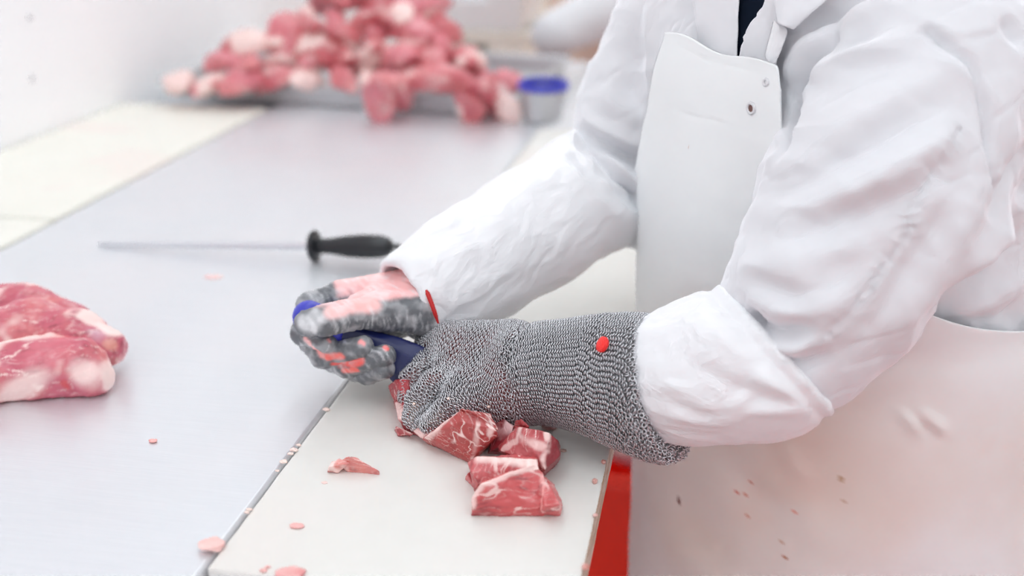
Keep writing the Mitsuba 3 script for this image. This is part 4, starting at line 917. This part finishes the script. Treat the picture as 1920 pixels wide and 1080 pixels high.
for kk, js in FK:
    pts_ = [at(*kk)] + [at(*j) for j in js]; s0 = along(np.array([pts_[0]]))[0]
    for i in range(len(pts_) - 1):
        a, b = pts_[i], pts_[i + 1]; ab = b - a; l = np.linalg.norm(ab); t = (v - a) @ ab / l
        d = cone(P32, a, b, .0155, .0140); w = np.exp(-np.maximum(d, 0) / .0025) * 1.0; Wt = Wt + w; St = St + w * (s0 + np.clip(t, 0, l + .015)); s0 += l
s_ = St / Wt
from scipy import sparse
e = mm.edges_unique; A_ = sparse.coo_matrix((np.ones(2 * len(e)), (np.r_[e[:, 0], e[:, 1]], np.r_[e[:, 1], e[:, 0]])), (len(v), len(v))).tocsr(); A_ = sparse.diags(1 / np.asarray(A_.sum(1)).ravel()) @ A_
for _ in range(12): s_ = A_ @ s_
sW = L_[4]                                   # the wrist
crumple = np.exp(-((s_ - sW) / .010) ** 2) + .9 * sst(.030, .006, s_)
v2 = v + np.array(mm.vertex_normals) * (crumple * .0060 * (N3(v * np.array([1, 1, 1.0]), 70, 3, 2)) + .0012 * N3(v, 60, 5, 2) - .0035 * np.exp(-((s_ - sW) / .006) ** 2))[:, None]
vn = trimesh.Trimesh(v2, mm.faces, process=False).vertex_normals
PITCH_A, PITCH_R = .0026, .0036
def isolines(f, s, level):
    k = s[f] > level; n1 = k.sum(1); sel = f[(n1 == 1) | (n1 == 2)]; ks = s[sel] > level
    nb = {}; pts_ = {}
    for tri, kk in zip(sel.tolist(), ks.tolist()):
        es = []
        for a in range(3):
            b = (a + 1) % 3
            if kk[a] != kk[b]: es.append((min(tri[a], tri[b]), max(tri[a], tri[b])))
        nb.setdefault(es[0], []).append(es[1]); nb.setdefault(es[1], []).append(es[0])
    loops = []; seen = set()
    for st_ in nb:
        if st_ in seen: continue
        loop = [st_]; seen.add(st_); cur = st_
        while True:
            nx = [q for q in nb[cur] if q not in seen]
            if not nx: break
            cur = nx[0]; seen.add(cur); loop.append(cur)
        if len(loop) > 8: loops.append(loop)
    return loops
RC, RN, RT, RP = [], [], [], []
down = np.array([0.0, 0.35, -1.0]); prev_start = None
lev = s_.min() + .001; li = 0
while lev < s_.max() - .004:
    for loop in isolines(mm.faces, s_, lev):
        ij = np.array(loop); t = ((lev - s_[ij[:, 0]]) / (s_[ij[:, 1]] - s_[ij[:, 0]] + 1e-12))[:, None]
        P_ = v2[ij[:, 0]] * (1 - t) + v2[ij[:, 1]] * t; Nn = vn[ij[:, 0]] * (1 - t) + vn[ij[:, 1]] * t
        k0 = int(np.argmax(P_ @ down)); P_ = np.roll(P_, -k0, 0); Nn = np.roll(Nn, -k0, 0)
        Pc = np.vstack([P_, P_[:1]]); Nc = np.vstack([Nn, Nn[:1]])
        cr = np.cross(P_ - P_.mean(0), np.roll(P_, -1, 0) - P_.mean(0)).sum(0)
        if cr @ cd_ < 0: Pc, Nc = Pc[::-1], Nc[::-1]
        l = np.r_[0, np.cumsum(np.linalg.norm(np.diff(Pc, axis=0), axis=1))]; tot = l[-1]
        if tot < .012: continue
        n = 2 * int(round((tot if tot < .20 else .285) / PITCH_R / 2)) if tot < .20 or lev > .02 else 2 * int(round(.285 / PITCH_R / 2))
        g = (np.arange(n) + .5) / n * tot
        C_ = np.stack([np.interp(g, l, Pc[:, k]) for k in range(3)], 1); M_ = np.stack([np.interp(g, l, Nc[:, k]) for k in range(3)], 1)
        M_ /= np.linalg.norm(M_, axis=1, keepdims=True) + 1e-9
        T_ = np.stack([np.interp((g + .001) % tot, l, Pc[:, k]) - np.interp((g - .001) % tot, l, Pc[:, k]) for k in range(3)], 1); T_ /= np.linalg.norm(T_, axis=1, keepdims=True) + 1e-9
        A2 = np.cross(M_, T_); A2 /= np.linalg.norm(A2, axis=1, keepdims=True) + 1e-9
        par = np.arange(n) % 2
        RC.append(C_ + A2 * (par * PITCH_A * .5)[:, None] + M_ * .0004); RN.append(M_); RT.append(T_); RP.append(par * 2.0 - 1)
    lev += PITCH_A; li += 1
RC, RN, RT, RP = np.vstack(RC), np.vstack(RN), np.vstack(RT), np.concatenate(RP)
rg = np.random.default_rng(4)
RA = np.cross(RN, RT); RA /= np.linalg.norm(RA, axis=1, keepdims=True) + 1e-9; RT = np.cross(RA, RN)
sr = along(RC); mess = np.exp(-((sr - sW) / .011) ** 2) + sst(.032, .010, sr)
alpha = np.radians(16) * RP + rg.normal(0, .06, len(RC)) + mess * rg.normal(0, .45, len(RC))
beta = np.radians(42) + rg.normal(0, .05, len(RC)) + mess * rg.normal(0, .5, len(RC))
E1_ = RA * np.cos(beta)[:, None] + RN * np.sin(beta)[:, None]
E2_ = RT * np.cos(alpha)[:, None] + RN * np.sin(alpha)[:, None]
E2_ = E2_ - E1_ * (E1_ * E2_).sum(1, keepdims=True); E2_ /= np.linalg.norm(E2_, axis=1, keepdims=True)
E3_ = np.cross(E1_, E2_)
SEG, SID, R0, W0 = 12, 4, .00220, .00056
a = np.arange(SEG) * 2 * np.pi / SEG; b = np.arange(SID) * 2 * np.pi / SID + .4
aa, bb = np.meshgrid(a, b, indexing='ij'); lx, ly, lz = ((R0 + W0 * np.cos(bb)) * np.cos(aa)).ravel(), ((R0 + W0 * np.cos(bb)) * np.sin(aa)).ravel(), (W0 * np.sin(bb)).ravel()
RV = RC[:, None] + E1_[:, None] * lx[None, :, None] + E2_[:, None] * ly[None, :, None] + E3_[:, None] * lz[None, :, None]
i, j = np.meshgrid(np.arange(SEG), np.arange(SID), indexing='ij'); i, j = i.ravel(), j.ravel(); q = np.stack([i * SID + j, ((i + 1) % SEG) * SID + j, ((i + 1) % SEG) * SID + (j + 1) % SID, i * SID + (j + 1) % SID], 1)
tf = np.vstack([q[:, [0, 1, 2]], q[:, [0, 2, 3]]]); nv = SEG * SID
RF = (tf[None] + (np.arange(len(RC)) * nv)[:, None, None]).reshape(-1, 3)
scene['ring_steel'] = two({'type': 'principled', 'base_color': rgb(.74, .74, .765), 'roughness': .25, 'metallic': 1.0})
print('rings', len(RC), 'triangles', len(RF))
mk = obj('chainmail_glove', trimesh.Trimesh(RV.reshape(-1, 3), RF, process=False), 'ring_steel', man, smooth=True, label='steel chainmail glove with a long cuff', kind='stuff')
q = trace(1131, 649, mail); g_ = np.array([[4e-4, 0, 0], [0, 4e-4, 0], [0, 0, 4e-4]]); n = np.array([mail((q + h)[None].astype(np.float32))[0] - mail((q - h)[None].astype(np.float32))[0] for h in g_]); n /= np.linalg.norm(n)
nb_ = n * .8 - RIGHT * .75; nb_ /= np.linalg.norm(nb_)
obj('button', moved(lathe([(0, -.003), (.0072, -.003), (.0080, -.001), (.0076, .0012), (.0055, .0026), (.003, .0031), (0, .0033)], 32), frame(nb_), q + n * .0035), 'red_button', mk, label='oval red button on the cuff')
scene['red_button'] = two(pri((.80, .022, .018), .35, .5))
for x, y, lab in ((842, 748, 'near the little finger'), (917, 763, 'on the lower edge of the palm'), (777, 758, 'near the ring fingertip')):
    p = trace(x, y, mail); m = trimesh.creation.icosphere(2, .0016); mv = np.array(m.vertices); m.vertices = mv * (1 + 1.2 * N3(mv, 500, int(x), 2))[:, None] + p + n * .001
    single('fat_speck', m, 'fat_flesh', 'tiny pale speck of fat on the chainmail glove ' + lab, 'meat scrap', 'specks of fat on the chainmail')
scene['fat_flesh'] = two(pri((.82, .62, .54), .4, .5))

# ------------------------------------------------------------------ the red crate under the table's edge and its meat
CY = 1.64
for k in range(2):
    t = thing('red_crate', 'red plastic crate full of meat beside the butcher, below the right edge of the board' if k else 'lower red plastic crate on the floor, under the meat filled crate', 'crate')
    crate((-.30, CY, .246 * k + .001), (.28, CY + .40, .246 * k + .245), 'red_plastic', t)
for k in range(2):  # unseen stack, added to bounce pink light onto sleeves and apron
    t = thing('red_crate', 'added empty red plastic crate out of view near the butcher, on top of another' if k else 'added red plastic crate out of view, on the floor near the butcher', 'crate')
    crate((.16, .22, .246 * k + .001), (.74, .62, .246 * k + .245), 'red_plastic', t)
for x, y, k, s in ((-.215, .11, 2, .75), (-.115, .105, 4, .8), (.05, .11, 8, .8), (.18, .1, 11, .7), (-.15, .205, 0, .8), (.0, .2, 0, .8), (.12, .24, 7, .75), (-.2, .31, 9, .7), (.05, .33, 12, .7)):
    key = numbered('crated_meat')
    scene[key] = {**lumps[k], 'to_world': T().translate([x, CY + y, .500]).rotate([0, 0, 1], k * 37).rotate([1, 0, 0], 20 - k * 4).scale(s)}
    labels[key] = {'label': 'pale fatty meat cut in the red crate, right behind its front rim' if k == 4 else 'raw meat cut heaped in the red crate beside the butcher', 'category': 'meat', 'group': 'meat cuts in the red crate'}

# ------------------------------------------------------------------ the second butcher, far behind
WS, WE, WH = at(1290, -150, 4.20), at(1165, 5, 3.95), at(1036, 66, 3.62)
WT = at(1135, 150, 4.25); WT[2] = 0
def body2(P):
    d = cone(P, WT + ZU * .95, WT + ZU * 1.30, .19, .17)
    d = smin(d, cone(P, WT + ZU * 1.36 + np.array([-.03, 0, 0]), WT + ZU * 1.40 + np.array([0, .32, 0]), .10, .09), .06)
    d = smin(d, chain(P, [(WS, .07), (WE, .05), (WH, .03)], .03), .03)
    d = smin(d, cone(P, WT + ZU * 1.40 + np.array([-.02, .1, 0]), WT + ZU * 1.62 + np.array([-.06, .1, 0]), .055, .055), .03)
    d = smin(d, ell(P, WT + ZU * 1.66 + np.array([-.08, .1, 0]), np.eye(3), (.095, .075, .115)), .02)
    for s in (-.09, .09): d = smin(d, chain(P, [(WT + ZU * .95 + np.array([0, s, 0]), .10), (WT + ZU * .5 + np.array([-.02, s, 0]), .07), (WT + ZU * .06 + np.array([0, s, 0]), .05), (WT + ZU * .05 + np.array([-.12, s, 0]), .04)], .03), .05)
    hd = WH + np.array([.0, .0, -.135])
    d = smin(d, cone(P, WH, hd, .028, .032), .02)
    for k in range(4): d = smin(d, chain(P, [(hd + np.array([0, .012 * (k - 1.5) * 1.4, .01]), .011), (hd + np.array([-.035, .012 * (k - 1.5) * 1.4, -.012]), .010), (hd + np.array([-.025, .012 * (k - 1.5) * 1.4, -.04]), .009)], .005), .006)
    return smin(d, cone(P, hd + np.array([.0, -.025, 0]), hd + np.array([-.03, -.035, -.03]), .012, .010), .01)
b2 = single('person', surface(body2, np.r_[np.minimum(WT, WH)[:2] - .3, .0], np.r_[np.maximum(WT, WS)[:2] + .45, 1.82], .010, 2), 'skin', 'blurred second butcher in white sleeves and beige apron, far behind beside the table end', 'person', smooth=True)
j2 = lambda P: smax(smin(smin(cone(P, WT + ZU * 1.0, WT + ZU * 1.32, .205, .185), cone(P, WT + ZU * 1.36 + np.array([-.03, 0, 0]), WT + ZU * 1.40 + np.array([0, .32, 0]), .115, .105), .06), chain(P, [(WS, .115), (WE, .105), (WH, .070)], .04), .04) + .010 * N3(P, 14, 5, 2).astype(np.float32), (.84 - P[:, 2]).astype(np.float32), .01)
obj('jacket', surface(j2, np.r_[np.minimum(WT, WH)[:2] - .3, .78], np.r_[np.maximum(WT, WS)[:2] + .45, 1.66], .009, 1), 'jacket_cotton', b2, smooth=True)
g = np.linspace(math.radians(95), math.radians(285), 60); zz = np.linspace(1.36, .35, 60)
Q = np.stack([WT[0] + .222 * np.cos(g)[None] * np.ones((60, 1)), WT[1] + .222 * np.sin(g)[None] * np.ones((60, 1)), zz[:, None] * np.ones((1, 60))], 2) 
Q[..., :2] += .008 * (meshkit.fbm(Q.reshape(-1, 3) * 6, 3, 2).reshape(60, 60, 1) - .5)
scene['beige_apron'] = two(pri((.78, .60, .50), .5, .4))
obj('apron', sheet(Q, .002), 'beige_apron', b2, smooth=True, label='beige stained apron')
hd2 = WH + np.array([.0, .0, -.135])
scene['dark_rubber'] = two(pri((.06, .05, .025), .5, .4))
obj('glove', surface(lambda P: smin(cone(P, WH, hd2, .046, .050), ell(P, hd2 + np.array([-.02, 0, -.015]), np.eye(3), (.042, .042, .045)), .02), hd2 - .12, hd2 + .12, .005, 2), 'dark_rubber', b2, smooth=True, label='dark work glove')
